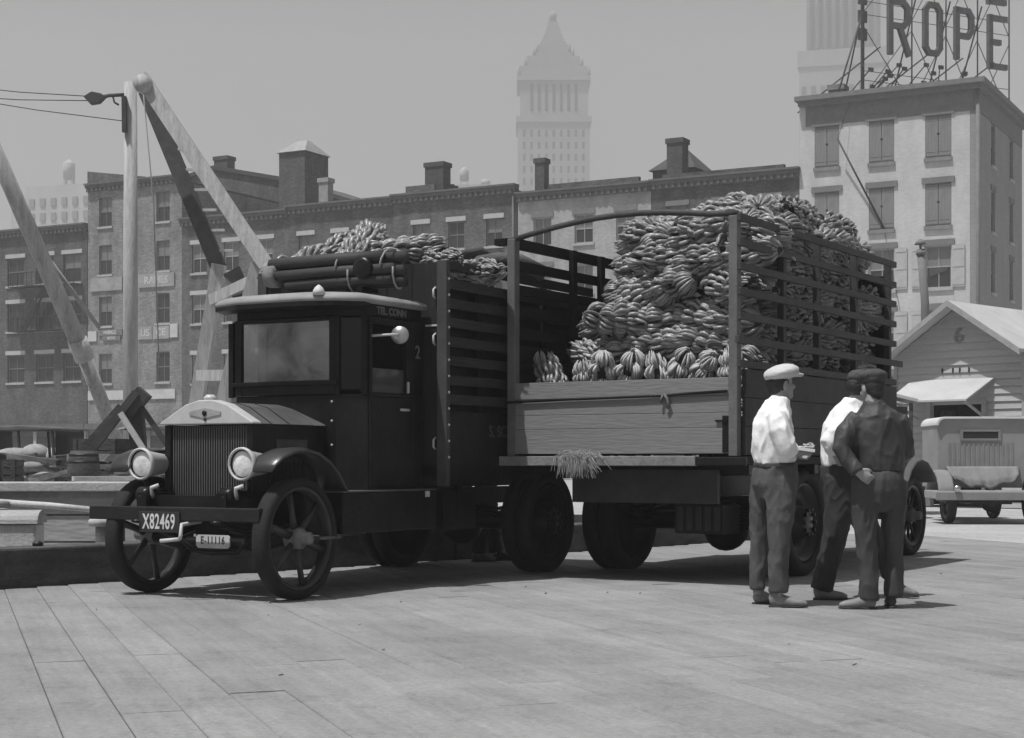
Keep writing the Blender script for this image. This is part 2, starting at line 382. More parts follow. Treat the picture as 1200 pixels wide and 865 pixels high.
def building(name, label, cat, x0, x1, ytop, xref, wallm, cols, rows, D=12, lint=None, winw=None, corn=True, cornm=None, floors=5, wh=None, blinds=.6, rnd=1, base=True, group='brick buildings along the waterfront street', sashm=None):
    """x0,x1 photo columns of the front, ytop roofline at xref, rows = (top, bottom) photo rows of the upper windows at xref"""
    tl, tr = fac(x0)[0], fac(x1)[0]; W = tl-tr; H = fac(xref, ytop)[1]
    r = random.Random(rnd)
    loc = C0+LD*tl
    root = thing(name, label, cat, (loc.x, loc.y, -.02), BROT, group)
    zr = [(fac(xref, b)[1], fac(xref, a)[1]) for a, b in rows]
    pitch = (zr[0][0]-zr[-1][0])/max(1, len(zr)-1) if len(zr) > 1 else 3.3
    while zr[-1][0]-pitch > 3.4: zr.append((zr[-1][0]-pitch, zr[-1][1]-pitch))
    xs = [tl-fac((a+b)/2)[0] for a, b in cols]
    w = winw or abs(fac(cols[0][0])[0]-fac(cols[0][1])[0])
    hh = zr[0][1]-zr[0][0]
    ops = [(x-w/2, x+w/2, a, a+hh) for x in xs for a, b in zr]
    mb = MB(); wall_open(mb, W, H, ops); mb.build('wall', wallm, root)
    m2 = MB(); m2.box(.0, W, .325, D, 0, H-.35); m2.build('rear_wall', wallm, root)
    MB().box(-.0, W, .33, D+.1, H-.34, H-.2).build('roof', m_roof, root)
    for x in xs:
        for a, b in zr: window(root, x, a, w, hh, lint, r.random() < blinds, r, sashm)
    if corn: cornice(root, 0, W, H+.12, cornm or m_cornice)
    if base:  # shop front on the street floor: posts, dark bays, fascia
        zf = min(3.1, zr[-1][0]-.35)
        mb = MB(); n = max(2, int(W/2.2)); mb2 = MB()
        for k in range(n+1):
            x = W*k/n; mb.box(max(0, x-.14), min(W, x+.14), -.12, -.002, 0, zf)
        mb.build('shop_post', m_sash_lt if rnd % 2 else m_sash, root)['kind'] = 'stuff'
        for k in range(n):
            MB().box(W*k/n+.16, W*(k+1)/n-.16, -.06, -.003, .5, zf-.35).build('shop_window', m_pane, root)
        MB().box(0, W, -.35, -.003, zf+.003, zf+.5).build('fascia', m_cornice, root)
    return root, tl, W, H
def rfx(tl, px, y, py=None):
    """position along a front (and height) of a roof item standing y metres behind the front"""
    a = (px-600)/1900; cx, cy = C0.x+.475*y, C0.y+.88*y; t = (cx-a*cy)/(.88+.475*a); s = cy+.475*t
    return (tl-t) if py is None else CAM_H+(540-py)/1900*s
def chimney(root, x, y, z, w, d, h, mat=None, pots=2):
    mb = MB(); mb.box(x-w/2, x+w/2, y-d/2, y+d/2, z-.3, z+h-.28).box(x-w/2-.07, x+w/2+.07, y-d/2-.07, y+d/2+.07, z+h-.28, z+h)
    o = mb.build('chimney', mat or m_chim, root)
    return o
bk0, bk1, bk2, bk3 = brick_mat('brick_dark', .09, .10, .3, .45), brick_mat('brick_pale', .215, .21, .25, .4), brick_mat('brick_mid', .105, .11, .3, .45), brick_mat('brick_sooty', .095, .10, .3, .45)
bk4, bk5, bk6 = brick_mat('brick_brown', .105, .11, .3, .45), brick_mat('brick_cream', .34, .33, .12), brick_mat('brick_umber', .085, .09, .3, .45)
# B0, far left, low, with fire escape
r0, tl, W, H = building('brick_building', 'low dark brick tenement with iron fire escape at far left', 'building', -150, 102, 267, 60, bk0,
                        [(-118,-100), (-82,-64), (-46,-28), (10,27), (45,60), (76,93)], [(299,332), (352,386), (408,447)], lint=m_lintel, rnd=3, blinds=.2)
fe = MB()
for zp in (336, 388):
    z = fac(60, zp)[1]; xa, xb = tl-fac(22)[0], tl-fac(98)[0]
    fe.box(xa, xb, -1.0, -.03, z, z+.05)
    for k in range(15):
        x = xa+(xb-xa)*k/14; fe.box(x-.015, x+.015, -1.0, -.97, z+.05, z+.95)
    fe.box(xa, xb, -1.01, -.96, z+.95, z+1.0)
z1, z2 = fac(60, 388)[1], fac(60, 336)[1]
fe.beam((xa+.8, -.7, z1), (xa+3.0, -.7, z2), .04, .2); fe.beam((xa+.8, -.35, z1), (xa+3.0, -.35, z2), .04, .2)
fe.build('fire_escape', m_black, r0)
# B1 tall pale with painted signs
r1, tl1, W1, H1 = building('brick_building', 'tall pale brick warehouse with faded white painted signs, behind the derrick mast', 'building', 103, 213, 212, 160, bk1,
                        [(116,131), (183,199)], [(227,262), (285,319), (344,380), (404,448)], rnd=4, blinds=.8)
mb = MB(); mb.prism([(0, -.05, H1+.1), (5.0, -.05, H1+.1), (5.0, -.05, H1+.25), (.0, -.05, H1+1.0)], (0, .35, 0)); mb.build('parapet', bk2, r1)
m_sign = M('sign_white', .5, .8, .15, 2, .05); m_sign2 = M('sign_faded', .30, .8, .25, 1.4, .05); m_letter = M('sign_letter', .17, .8, .3, 3, .05); m_letter_w = M('sign_letter_pale', .5, .8, .2, 3, .05)
def bsign(root, tl, x0, x1, y0, y1, mat, txt=None, ts=None, lm=None, xr=150):
    a, b = tl-fac(x0)[0], tl-fac(x1)[0]; za, zb = fac(xr, y1)[1], fac(xr, y0)[1]
    o = MB().box(a, b, -.10, -.02, za, zb).build('sign_board', mat, root)
    if txt:
        t = put_text('lettering', txt, (zb-za)*ts, lm or m_letter, o, ((a+b)/2, -.105, (za+zb)/2), (1,0,0), (0,0,1), .004, .01)
        return t
bsign(r1, tl1, 107, 144, 323, 339, m_sign2)
bsign(r1, tl1, 163, 205, 320, 336, m_sign2, 'RAMES', .75, m_letter_w, 185)
bsign(r1, tl1, 104, 114, 386, 398, m_sign)
bsign(r1, tl1, 116, 144, 385, 392, m_letter, 'MERKLE', .8, m_letter_w)
bsign(r1, tl1, 121, 142, 392.6, 398, m_letter, 'METAL', .8, m_letter_w)
bsign(r1, tl1, 163, 179, 382, 397, m_sign2, 'US', .8, m_letter_w, 185)
bsign(r1, tl1, 180, 199, 382, 397, m_sign2, 'CE', .8, m_letter_w, 185)
bsign(r1, tl1, 200, 209, 380, 396, m_sign, xr=185)
bsign(r1, tl1, 104, 206, 457, 468, m_sign)
# B2
r2, tl2, W2, H2 = building('brick_building', 'dark brick building with pitched roof and white stone lintels, left of the truck cab', 'building', 213, 338, 253, 270, bk2,
                        [(225,242), (263,279), (302,319)], [(283,317), (341,377), (403,448)], lint=m_lintel, rnd=6, blinds=.9, sashm=m_sash_lt)
rl = C0+LD*tl2+Vector((.475, .88))*12.6
rw_ = thing('rear_warehouse', 'dark sooty brick warehouse with sloping roofline behind the row, left of the penthouse', 'building', (rl.x, rl.y, -.02), BROT, 'brick buildings along the waterfront street')
pq = [(214, 207), (244, 196), (252, 194), (330, 207), (408, 232)]
mb = MB(); top_ = [(rfx(tl2, x, 12.6), 0, rfx(tl2, x, 12.6, y)) for x, y in pq]
mb.prism([(top_[0][0], 0, 0)]+top_+[(top_[-1][0], 0, 0)], (0, 8, 0)); mb.build('wall', bk3, rw_)
mb = MB(); mb.prism([(x, -.2, z) for x, y, z in top_]+[(x, -.2, z-.3) for x, y, z in top_[::-1]], (0, .19, 0)); mb.build('coping', m_roof, rw_)
chimney(rw_, rfx(tl2, 257, 12.6), .6, rfx(tl2, 257, 12.6, 196), 1.25, .9, rfx(tl2, 257, 12.6, 187)-rfx(tl2, 257, 12.6, 196)+.3)
# B3
r3, tl3, W3, H3 = building('brick_building', 'dark brick row house under the square brick penthouse, behind the truck', 'building', 338, 461, 238, 400, bk3,
                        [(350,367), (390,407), (433,450)], [(272,303), (330,362)], lint=m_lintel, rnd=8, blinds=.7)
PY = 4.2; xa, xb = rfx(tl3, 327, PY), rfx(tl3, 357, PY); zp = rfx(tl3, 340, PY, 178); pd = 2.7
ph = MB().box(xa, xb, PY, PY+pd, H3-.2, zp).build('penthouse', bk3, r3)
mb = MB(); e = .15; xm = (xa+xb)/2; ym = PY+pd/2; zq = rfx(tl3, 350, PY+pd/2, 166)
mb.add([(xa-e, PY-e, zp+.01), (xb+e, PY-e, zp+.01), (xb+e, PY+pd+e, zp+.01), (xa-e, PY+pd+e, zp+.01), (xm-.4, ym-.15, zq), (xm+.4, ym-.15, zq), (xm+.4, ym+.15, zq), (xm-.4, ym+.15, zq)],
       [(3,2,1,0), (0,1,5,4), (1,2,6,5), (2,3,7,6), (3,0,4,7), (4,5,6,7)]); mb.build('skylight_roof', M('zinc_roof', .3, .6, .2, 2, .1), ph)
chimney(r3, rfx(tl3, 382, 1.5), 1.5, H3, .7, .6, rfx(tl3, 382, 1.5, 209)-H3, M('stucco_chimney', .3, .9, .2, 2, .2))
# B4
r4, tl4, W4, H4 = building('brick_building', 'brown brick row house with broad double chimney, between the two loads', 'building', 461, 605, 224, 535, bk4,
                        [(484,502), (525,544), (569,589)], [(259,291), (316,348)], lint=m_lintel, rnd=10, blinds=.6)
chimney(r4, rfx(tl4, 513, 2.2), 2.2, H4, 1.3, .9, rfx(tl4, 513, 2.2, 191)-H4); chimney(r4, rfx(tl4, 529, 3.0), 3.0, H4, .45, .6, .95)
mb = MB(); mb.box(tl4-fac(466)[0], tl4-fac(500)[0], .9, 1.2, H4-.1, H4+.75); mb.build('parapet', bk4, r4)
mb = MB(); mb.prism([(tl4-fac(478)[0], 2.0, H4), (tl4-fac(500)[0], 2.0, H4), (tl4-fac(500)[0], 3.2, H4+1.1), (tl4-fac(478)[0], 3.2, H4+1.1)], (0, .1, .0)); mb.build('skylight', m_pane, r4)
mb = MB(); mb.tube([(W4-.15, -.12, .2), (W4-.15, -.12, H4-.4)], .07, n=8); mb.build('drainpipe', m_cornice, r4)
# B5 lighter
r5, tl5, W5, H5 = building('brick_building', 'cream painted brick row house with dentil cornice, behind the banana load', 'building', 607, 763, 221, 690, bk5,
                        [(625,646), (673,695), (722,744)], [(250,284), (309,343)], lint=m_lintel2, rnd=12, blinds=.9, sashm=m_sash_lt)
chimney(r5, rfx(tl5, 635, 1.0), 1.0, H5, .62, .6, rfx(tl5, 635, 1.0, 186)-H5)
MB().box(1.0, W5-1.2, 1.0, 1.3, H5-.2, H5+.65).build('parapet', bk4, r5)
# B6 dark
r6, tl6, W6, H6 = building('brick_building', 'dark umber brick row house beside the tall pale corner building', 'building', 764, 937, 206, 850, bk6,
                        [(783,805), (837,859), (891,913)], [(236,270), (296,330)], lint=m_lintel2, rnd=14, blinds=.6)
MB().box(.1, W6*.85, 1.2, 1.5, H6-.2, H6+.6).build('parapet', bk6, r6)
mb = MB(); xa, xb = rfx(tl6, 765, 3.5), rfx(tl6, 812, 3.5)
mb.box(xa, xb, 3.5, 7, H6-.2, H6+1.3); pb = mb.build('penthouse', bk6, r6)
mb = MB(); mb.add([(xa-.2, 3.3, H6+1.305), (xb+.2, 3.3, H6+1.305), (xb+.2, 7.2, H6+1.305), (xa-.2, 7.2, H6+1.305), (xa+1.0, 5.2, H6+2.7), (xb-1.0, 5.2, H6+2.7)],
       [(3,2,1,0), (0,1,5,4), (1,2,5), (2,3,4,5), (3,0,4)]); mb.build('skylight_roof', m_roof, pb)
chimney(r6, rfx(tl6, 794, 1.9), 1.9, H6, .95, .9, rfx(tl6, 794, 1.9, 163)-H6)

# ================================================================ tall pale corner building with the sign
tL, tR = fac(937)[0], 0.0
W = tL; xr = 1100
Hc = fac(1144, 97)[1]
loc = C0+LD*tL
rb = thing('corner_building', 'tall pale painted brick corner building with shuttered windows under the roof sign', 'building', (loc.x, loc.y, -.02), BROT, 'brick buildings along the waterfront street')
m_pale = brick_mat('painted_brick', .50, .49, .06, .16); m_side_shade = brick_mat('side_brick_shade', .27, .26, .08, .12)  # side brick darker than the front: shade of that side put into the colour
cols = [(954,984), (1018,1048), (1084,1115)]; rows = [(137,184), (212,264), (290,337), (366,412)]
xs = [tL-fac((a+b)/2)[0] for a, b in cols]; ww = 1.33
zr = [fac(xr, b)[1] for a, b in rows]; hh = fac(xr, 212)[1]-fac(xr, 262)[1]
while zr[-1]-3.3 > 3.2: zr.append(zr[-1]-3.3)
DB = 11.6
mb = MB(); wall_open(mb, W-.33, Hc, [(x-ww/2, x+ww/2, z, z+hh) for x in xs for z in zr]); mb.build('wall', m_pale, rb)
# side wall (local frame turned: along Y)
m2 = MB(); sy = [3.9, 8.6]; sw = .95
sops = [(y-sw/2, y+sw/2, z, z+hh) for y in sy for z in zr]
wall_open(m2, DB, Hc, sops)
m2.build('wall', m_side_shade, rb, (W, 0, 0), pi/2)
MB().box(0, W-.34, .325, DB, 0, Hc-.4).build('rear_wall', m_side_shade, rb)
MB().box(0, W-.02, .02, DB-.02, Hc+.02, Hc+.12).build('roof', m_roof, rb)
m_shut = M('old_shutter', .20, .75, .15, 3, .3, 20, (1,1,.3)); m_shut_lt = M('folded_shutter', .42, .75, .15, 3, .3)
sh = MB(); hw = ww/4-.012
sh.box(-hw, hw, .02, .06, .06, hh-.06)
for z in (.1, .3, hh-.28): sh.box(-hw+.02, hw-.02, -.0, .02, z, z+.12)
for k in range(4): sh.box(-hw+.006+k*2*hw/4, -hw-.006+(k+1)*2*hw/4, .012, .02, .06, hh-.06)
me_sh = sh.mesh('shutter', m_shut)
shl = MB(); shl.box(-hw, hw, -.075, -.03, .02, hh-.02)
for z in (.12, hh/2-.06, hh-.24): shl.box(-hw+.04, hw-.04, -.095, -.075, z, z+.1)
me_shl = shl.mesh('shutter', m_shut_lt)
me_lin = MB().box(-ww/2-.17, ww/2+.17, -.09, .1, hh+.002, hh+.3).mesh('lintel', m_lintel2); me_sill = MB().box(-ww/2-.05, ww/2+.05, -.12, .12, -.2, -.002).mesh('sill', m_shut)
me_hole = MB().lathe([(.07, 0), (.07, .012)], (0, .018, hh*.56), ax=(0,-1,0), n=10).mesh('latch', m_black)
for i, z in enumerate(zr):
    for j, x in enumerate(xs):
        if i < 2:
            wo_ = put('window', MB().box(-ww/2, ww/2, .08, .12, 0, hh).mesh('window', m_shut), rb, (x, 0, z))
            for sx in (-1, 1): put('shutter', me_sh, wo_, (sx*ww/4, 0, 0))
            put('latch', me_hole, wo_)
        else:
            wo_ = window(rb, x, z, ww, hh, None, True, None, m_sash_lt)
            for sx in (-1, 1): put('shutter', me_shl, wo_, (sx*(ww/2+ww/4+.03), 0, 0))
            if i == 2 and j == 2:
                o = MB().prism([(-.45, .11, .62), (.45, .11, .9), (.45, .11, 1.05), (-.5, .11, 1.05), (-.2,.11,.3),(.1,.11,.3)][:4], (0, .02, 0)).build('curtain', M('dark_curtain', .06), wo_)
        put('lintel', me_lin, wo_)
        if i < 2: put('sill', me_sill, wo_)
for y in sy:
    for z in zr:
        wo_ = window(rb, 0, z, sw, hh, m_lintel2, True, None, m_sash); wo_.location = (W, y, z); wo_.rotation_euler = (0, 0, pi/2)
# cornice: frieze + projecting moulding along front and side
mb = MB(); mb.box(.35, W-.12, -.05, -.002, Hc-1.35, Hc-.3).box(.02, W+.3, -.35, .3, Hc-.3, Hc-.05).box(-.12, W+.5, -.55, .3, Hc-.05, Hc+.2)
mb.build('cornice', m_lintel2, rb)
mb = MB(); mb.box(W+.002, W+.05, .3, DB-.2, Hc-1.35, Hc-.3).box(W, W+.3, .302, DB, Hc-.3, Hc-.05).box(W, W+.5, .302, DB+.1, Hc-.05, Hc+.2)
mb.build('cornice', m_lintel2, rb)
mb = MB(); mb.tube([(W+.08, -.08, 0), (W+.08, -.08, Hc-.3)], .1, n=8); mb.build('drainpipe', m_lintel2, rb)
chimney(rb, tL-fac(972)[0], 1.5, Hc, .8, .8, 1.0, brick_mat('stack_brick', .22, .2))
# leaning pole from the facade
px_t, zt = fac(985, 165); px_b, zb = fac(1036, 268)
tp = thing('flag_pole', 'thin dark pole jutting out from the front of the pale corner building', 'pole', (loc.x, loc.y, 0), BROT)
xa, xb = tL-px_t, tL-px_b
MB().tube([(xb, -.02, zb), (xa+.02, -.6, zt)], [.06, .045], n=8).build('pole', m_black, tp)
MB().tube([(xa+.02, -.6, zt), (xa+.6, -.02, zt+2.2)], .012, n=5).build('guy_wire', m_black, tp)
MB().tube([(xb, -.02, zb), (xb+.9, -.02, zb-4.6)], .012, n=5).build('rope', m_black, tp)

# roof sign: steel lattice with big block letters
m_steel = M('sign_steel', .09, .6, .3, 4, .05); m_ltr = M('sign_letter_hazed', .11, .6, .25, 4, .05)  # sign letters lightened, extra haze put into their colour
SR = Vector((.90, .436)).normalized(); SB = Vector((wpos(1012, 86), 86.0))
sg = thing('roof_sign', 'big steel lattice roof sign of block letters reading ROPE on the corner building', 'sign', (SB.x, SB.y, Hc), atan2(SR.y, SR.x))
def sgp(px, py):
    a = (px-600)/1900; t = (a*SB.y-SB.x)/(SR.x-a*SR.y); d = SB.y+SR.y*t
    return t, CAM_H+(540-py)/1900*d-Hc
xE, _ = sgp(1184, 100); top = 11.5
n = 12
posts = [sgp(q, 90)[0] for q in (1070, 1110, 1147)]+[xE]
for x in posts: MB().tube([(x, .1, -1.5 if x == xE else .1), (x, .1, top)], .045, n=6).build('post', m_steel, sg)
mb = MB()
for z in (1.1, 1.6, 4.6, 5.3, 8.6, top-.3): mb.beam((0, .1, z), (xE, .1, z), .03, .03)
mb.build('rail', m_steel, sg)['kind'] = 'stuff'
r = random.Random(4)
mb = MB()
xsb = [0]+posts
for i_ in range(len(xsb)-1):
    for z in (0.1, 4.6):
        mb.beam((xsb[i_], .12, z), (xsb[i_+1], .12, z+4), .035, .035); mb.beam((xsb[i_+1], .14, z), (xsb[i_], .14, z+4), .035, .035)
for k in range(26):   # splice plates and struts scattered at the joints
    x = r.uniform(.3, xE*.75); z = r.uniform(.3, 2.6)
    mb.beam((x, .3, z), (x+r.uniform(-1.4, 1.4), 2.2, .1), .05, .05); mb.cbox((x, .2, z), (.3, .1, .2))
for x in xsb[:4]:
    mb.beam((x+.3, .1, 6), (x+2.2, 5, .1), .07, .07); mb.beam((x+1.2, .1, 3), (x-1.0, 4.5, .1), .06, .06)
mb.build('strut', m_steel, sg)['kind'] = 'stuff'
# end lattice tower (dense, dark)
mb = MB()
for k in range(6):
    x = -.0+k*.23; mb.beam((x, .2+k*.25, .1), (x, .2+k*.25, top), .05, .05)
for k in range(9):
    z = 2.0+k*1.05; mb.beam((0, .2, z), (1.1, 1.4, z+.2), .06, .2); mb.beam((0, .2, z), (1.1, 1.4, z+1.0), .05, .1); mb.beam((1.1, 1.4, z), (0, .2, z+1.0), .05, .1)
for k in range(7):
    z = 3.6+k*.95; mb.cbox((.2, .35, z), (.55, .12, .62))
mb.build('lattice', m_steel, sg)
mb = MB(); p0 = sgp(985, 108); mb.tube([(p0[0], .3, .1), (.1, .3, 4.6)], .05, n=6); mb.build('brace', m_steel, sg)
STR = {'R': [[(0,0),(0,1)], [(0,.97),(.7,.97),(.93,.87),(.93,.62),(.7,.52),(0,.52)], [(.5,.52),(1,0)]],
       'O': [[(.25,.03),(.75,.03),(.97,.14),(.97,.86),(.75,.97),(.25,.97),(.03,.86),(.03,.14),(.25,.03)]],
       'P': [[(0,0),(0,1)], [(0,.97),(.75,.97),(.95,.86),(.95,.58),(.75,.46),(0,.46)]],
       'E': [[(0,0),(0,1)], [(0,.97),(1,.97)], [(0,.5),(.6,.5)], [(0,.03),(1,.03)]]}
def letter(ch, x0, x1, y0, y1):
    xa, zt = sgp(x0, y0); xb, _ = sgp(x1, y0); zb = sgp(x0, y1)[1]
    mb = MB(); w = .30
    xa += w/2; xb -= w/2
    for stk in STR[ch]:
        pts = [(xa+(xb-xa)*a, zb+w/2*0+(zt-zb)*b) for a, b in stk]
        for k, (p, q) in enumerate(zip(pts, pts[1:])):
            d = Vector((q[0]-p[0], q[1]-p[1])).normalized()*w*.3
            mb.beam((p[0]-d.x, -.1+.002*k, p[1]-d.y), (q[0]+d.x, -.1+.002*k, q[1]+d.y), w, .22, up=(0,1,0))
    return mb.build('letter', m_ltr, sg)
letter('R', 1039, 1066, -1, 62); letter('O', 1080, 1103, 3, 63); letter('P', 1117, 1140, 10, 68); letter('E', 1156, 1179, 19, 79)
letter('E', 1155, 1178, -58, 3); letter('P', 1116, 1139, -72, -10)

# ================================================================ far towers in the haze
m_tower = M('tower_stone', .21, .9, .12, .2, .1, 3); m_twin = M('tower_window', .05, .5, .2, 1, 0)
TZ = 600
tw = thing('skyscraper', 'tall hazy tower with stepped pyramid top, far behind the row houses', 'skyscraper', (wpos(648, TZ+9), TZ+9, 0))
s = TZ/1900
def zt_(py): return CAM_H+(540-py)*s
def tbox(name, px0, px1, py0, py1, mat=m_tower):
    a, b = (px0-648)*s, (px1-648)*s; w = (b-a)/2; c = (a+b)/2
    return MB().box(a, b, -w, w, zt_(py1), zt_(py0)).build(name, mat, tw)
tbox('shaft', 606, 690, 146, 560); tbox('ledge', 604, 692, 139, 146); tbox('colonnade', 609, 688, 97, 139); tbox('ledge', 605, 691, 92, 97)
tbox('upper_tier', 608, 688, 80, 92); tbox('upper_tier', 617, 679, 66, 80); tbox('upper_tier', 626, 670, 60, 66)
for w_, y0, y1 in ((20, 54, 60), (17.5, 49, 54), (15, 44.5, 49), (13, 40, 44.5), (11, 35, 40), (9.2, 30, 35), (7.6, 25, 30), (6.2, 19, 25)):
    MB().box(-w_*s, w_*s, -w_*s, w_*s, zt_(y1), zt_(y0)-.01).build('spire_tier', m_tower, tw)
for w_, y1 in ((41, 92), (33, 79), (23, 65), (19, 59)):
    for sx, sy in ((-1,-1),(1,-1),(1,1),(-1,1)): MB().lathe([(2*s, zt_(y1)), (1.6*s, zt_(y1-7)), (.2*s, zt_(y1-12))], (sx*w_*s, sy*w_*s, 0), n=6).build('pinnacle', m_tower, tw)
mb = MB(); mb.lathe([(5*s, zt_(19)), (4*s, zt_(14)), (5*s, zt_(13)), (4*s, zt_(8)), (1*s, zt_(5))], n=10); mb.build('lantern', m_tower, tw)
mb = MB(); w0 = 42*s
for k in range(9):      # tall window bays, flush-set strips standing a little proud
    x = (612+k*8.6-648)*s
    if 0 < k < 8: mb.box(x, x+3.2*s, -40.2*s, -39.4*s, zt_(132), zt_(101))
    for j in range(20):
        mb.box(x, x+3.0*s, -42.2*s, -41.9*s, zt_(155+j*14+8), zt_(155+j*14))
mb.build('window', m_twin, tw)['kind'] = 'stuff'
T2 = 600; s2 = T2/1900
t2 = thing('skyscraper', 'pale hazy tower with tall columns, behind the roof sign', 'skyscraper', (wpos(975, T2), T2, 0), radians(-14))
def z2_(py): return CAM_H+(540-py)*s2
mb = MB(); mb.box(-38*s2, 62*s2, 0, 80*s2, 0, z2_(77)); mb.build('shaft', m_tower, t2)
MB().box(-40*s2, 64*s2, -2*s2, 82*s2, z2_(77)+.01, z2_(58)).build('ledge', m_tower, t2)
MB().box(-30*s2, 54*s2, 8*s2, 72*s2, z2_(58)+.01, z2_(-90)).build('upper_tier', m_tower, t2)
me_c = MB().lathe([(2.6*s2, z2_(57)), (2.4*s2, z2_(-80))], n=12).mesh('column', m_tower)
for k in range(9): put('column', me_c, t2, ((-27+k*9.6)*s2, 2*s2, 0))
mb = MB()
for k in range(9):
    for j in range(16): mb.box((-35+k*11)*s2, (-30+k*11)*s2, -.4, -.02, z2_(100+j*17+9), z2_(100+j*17))
mb.build('window', m_twin, t2)['kind'] = 'stuff'
T3 = 380; s3 = T3/1900
t3 = thing('distant_block', 'hazy pale block with rooftop water tank, left of the derrick mast', 'building', (wpos(65, T3), T3, 0), radians(-20))
def z3_(py): return CAM_H+(540-py)*s3
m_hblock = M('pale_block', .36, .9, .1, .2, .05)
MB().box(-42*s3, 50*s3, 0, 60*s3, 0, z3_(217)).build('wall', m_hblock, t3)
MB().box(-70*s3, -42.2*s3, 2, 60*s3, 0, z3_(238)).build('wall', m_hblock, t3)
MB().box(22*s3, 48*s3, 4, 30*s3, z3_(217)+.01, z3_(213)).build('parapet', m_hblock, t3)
for k in range(6):
    for j in range(6): MB().box((-36+k*15)*s3, (-29+k*15)*s3, -.3, -.02, z3_(232+j*17+9), z3_(232+j*17)).build('window', M('block_window', .2, .6, .1, 1, 0), t3)
tk = thing('water_tank', 'round rooftop water tank on legs, on the hazy pale block', 'water tank', (wpos(81, T3+6), T3+6, z3_(217)), 0)
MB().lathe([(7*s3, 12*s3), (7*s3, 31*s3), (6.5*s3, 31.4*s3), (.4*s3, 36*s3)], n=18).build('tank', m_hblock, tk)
for sx, sy in ((-1,-1),(1,-1),(1,1),(-1,1)): MB().beam((sx*4.5*s3, sy*4.5*s3, 0), (sx*4.5*s3, sy*4.5*s3, 12*s3), .3, .3).build('leg', m_hblock, tk)
T4 = 340; s4 = T4/1900
for (px, y0, y1, lab) in ((544, 196, 212, 'small hazy water tank on thin legs, right of the broad double chimney'), (569, 210, 217, 'tiny hazy roof cone further right of the small water tank')):
    z0 = CAM_H+(540-y1)*s4; hgt = (y1-y0)*s4
    tk = thing('water_tank', lab, 'water tank', (wpos(px, T4), T4, z0))
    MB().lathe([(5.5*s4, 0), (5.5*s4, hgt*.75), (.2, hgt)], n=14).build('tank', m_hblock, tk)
    for sx, sy in ((-1,-1),(1,-1),(1,1),(-1,1)): MB().beam((sx*4*s4, sy*4*s4, -9*s4), (sx*4*s4, sy*4*s4, 0), .2, .2).build('leg', m_hblock, tk)
dd = thing('distant_block', 'hazy low block carrying small water tanks, behind the brown row house', 'building', (wpos(556, T4), T4, 0))
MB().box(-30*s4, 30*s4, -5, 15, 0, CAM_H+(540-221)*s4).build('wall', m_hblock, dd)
# ================================================================ derrick on the quay
def P3(px, py, d): return Vector((wpos(px, d), d, CAM_H+(540-py)/1900*d))
m_mast = M('mast_timber', .40, .8, .28, 1.6, .5, 14, (4, 4, .35), fine=.18)
m_dkbeam = M('tarred_beam', .06, .8, .3, 3, .3)
m_rope = M('manila_rope', .3, .9, .2, 20, .3)
b0 = P3(153, 583, 45); b0.z = 0
dk = thing('derrick', 'tall timber derrick mast with two braces and a long slanting boom, left of the truck', 'derrick', b0)
def rel(px, py, d): return P3(px, py, d)-b0
mb = MB(); p = rel(153, 97, 45); mb.etube([(0,0,0), (0,0,6), (0,0,p.z)], [(.215,.215), (.205,.205), (.18,.18)], n=8); mb.build('mast', m_mast, dk)
MB().beam(rel(145.5, 113, 44.8), rel(146, 155, 44.8), .14, .12, up=(1,0,0)).build('cleat', m_dkbeam, dk)
MB().beam(rel(166, 91, 44.6), rel(313, 312, 43.5), .40, .34, up=(0,-1,.0)).build('brace', m_mast, dk)
MB().beam(rel(172, 108, 46), rel(256, 313, 45.5), .42, .36, up=(0,-1,0)).build('brace', m_dkbeam, dk)
MB().lathe([(.24, -.2), (.26, 0), (.24, .2)], rel(168, 99, 44.4), ax=(0,-1,0), n=14).build('sheave_cap', m_mast, dk)
for k in range(7):
    q = .22+k*.115; a = rel(172, 108, 46).lerp(rel(256, 313, 45.5), q)
    MB().beam(a+Vector((.2,-.1,0)), a+Vector((.62,-.15,0)), .09, .07).build('rung', m_timber_lt, dk)
l1, l2 = rel(257, 310, 45.4), rel(303, 309, 43.7)
for (t, px) in ((l1, 206), (l2, 241)):
    g = P3(px, 583, 45)-b0; g.z = 0; g.y = t.y+.3
    MB().beam(g, t, .36, .42, up=(0,-1,0)).build('leg', m_mast, dk)
m = l1.lerp(l2, .5)
MB().beam(rel(250, 352, 45.2), rel(297, 330, 43.9), .3, .3).build('cross_beam', m_mast, dk)
MB().beam(rel(272, 318, 45.0), rel(290, 362, 44.2), .5, .12, up=(0,-1,0)).build('splice_plate', m_dkbeam, dk)
MB().beam(rel(235, 440, 45.2), rel(272, 440, 44), .3, .3).build('cross_beam', m_mast, dk)
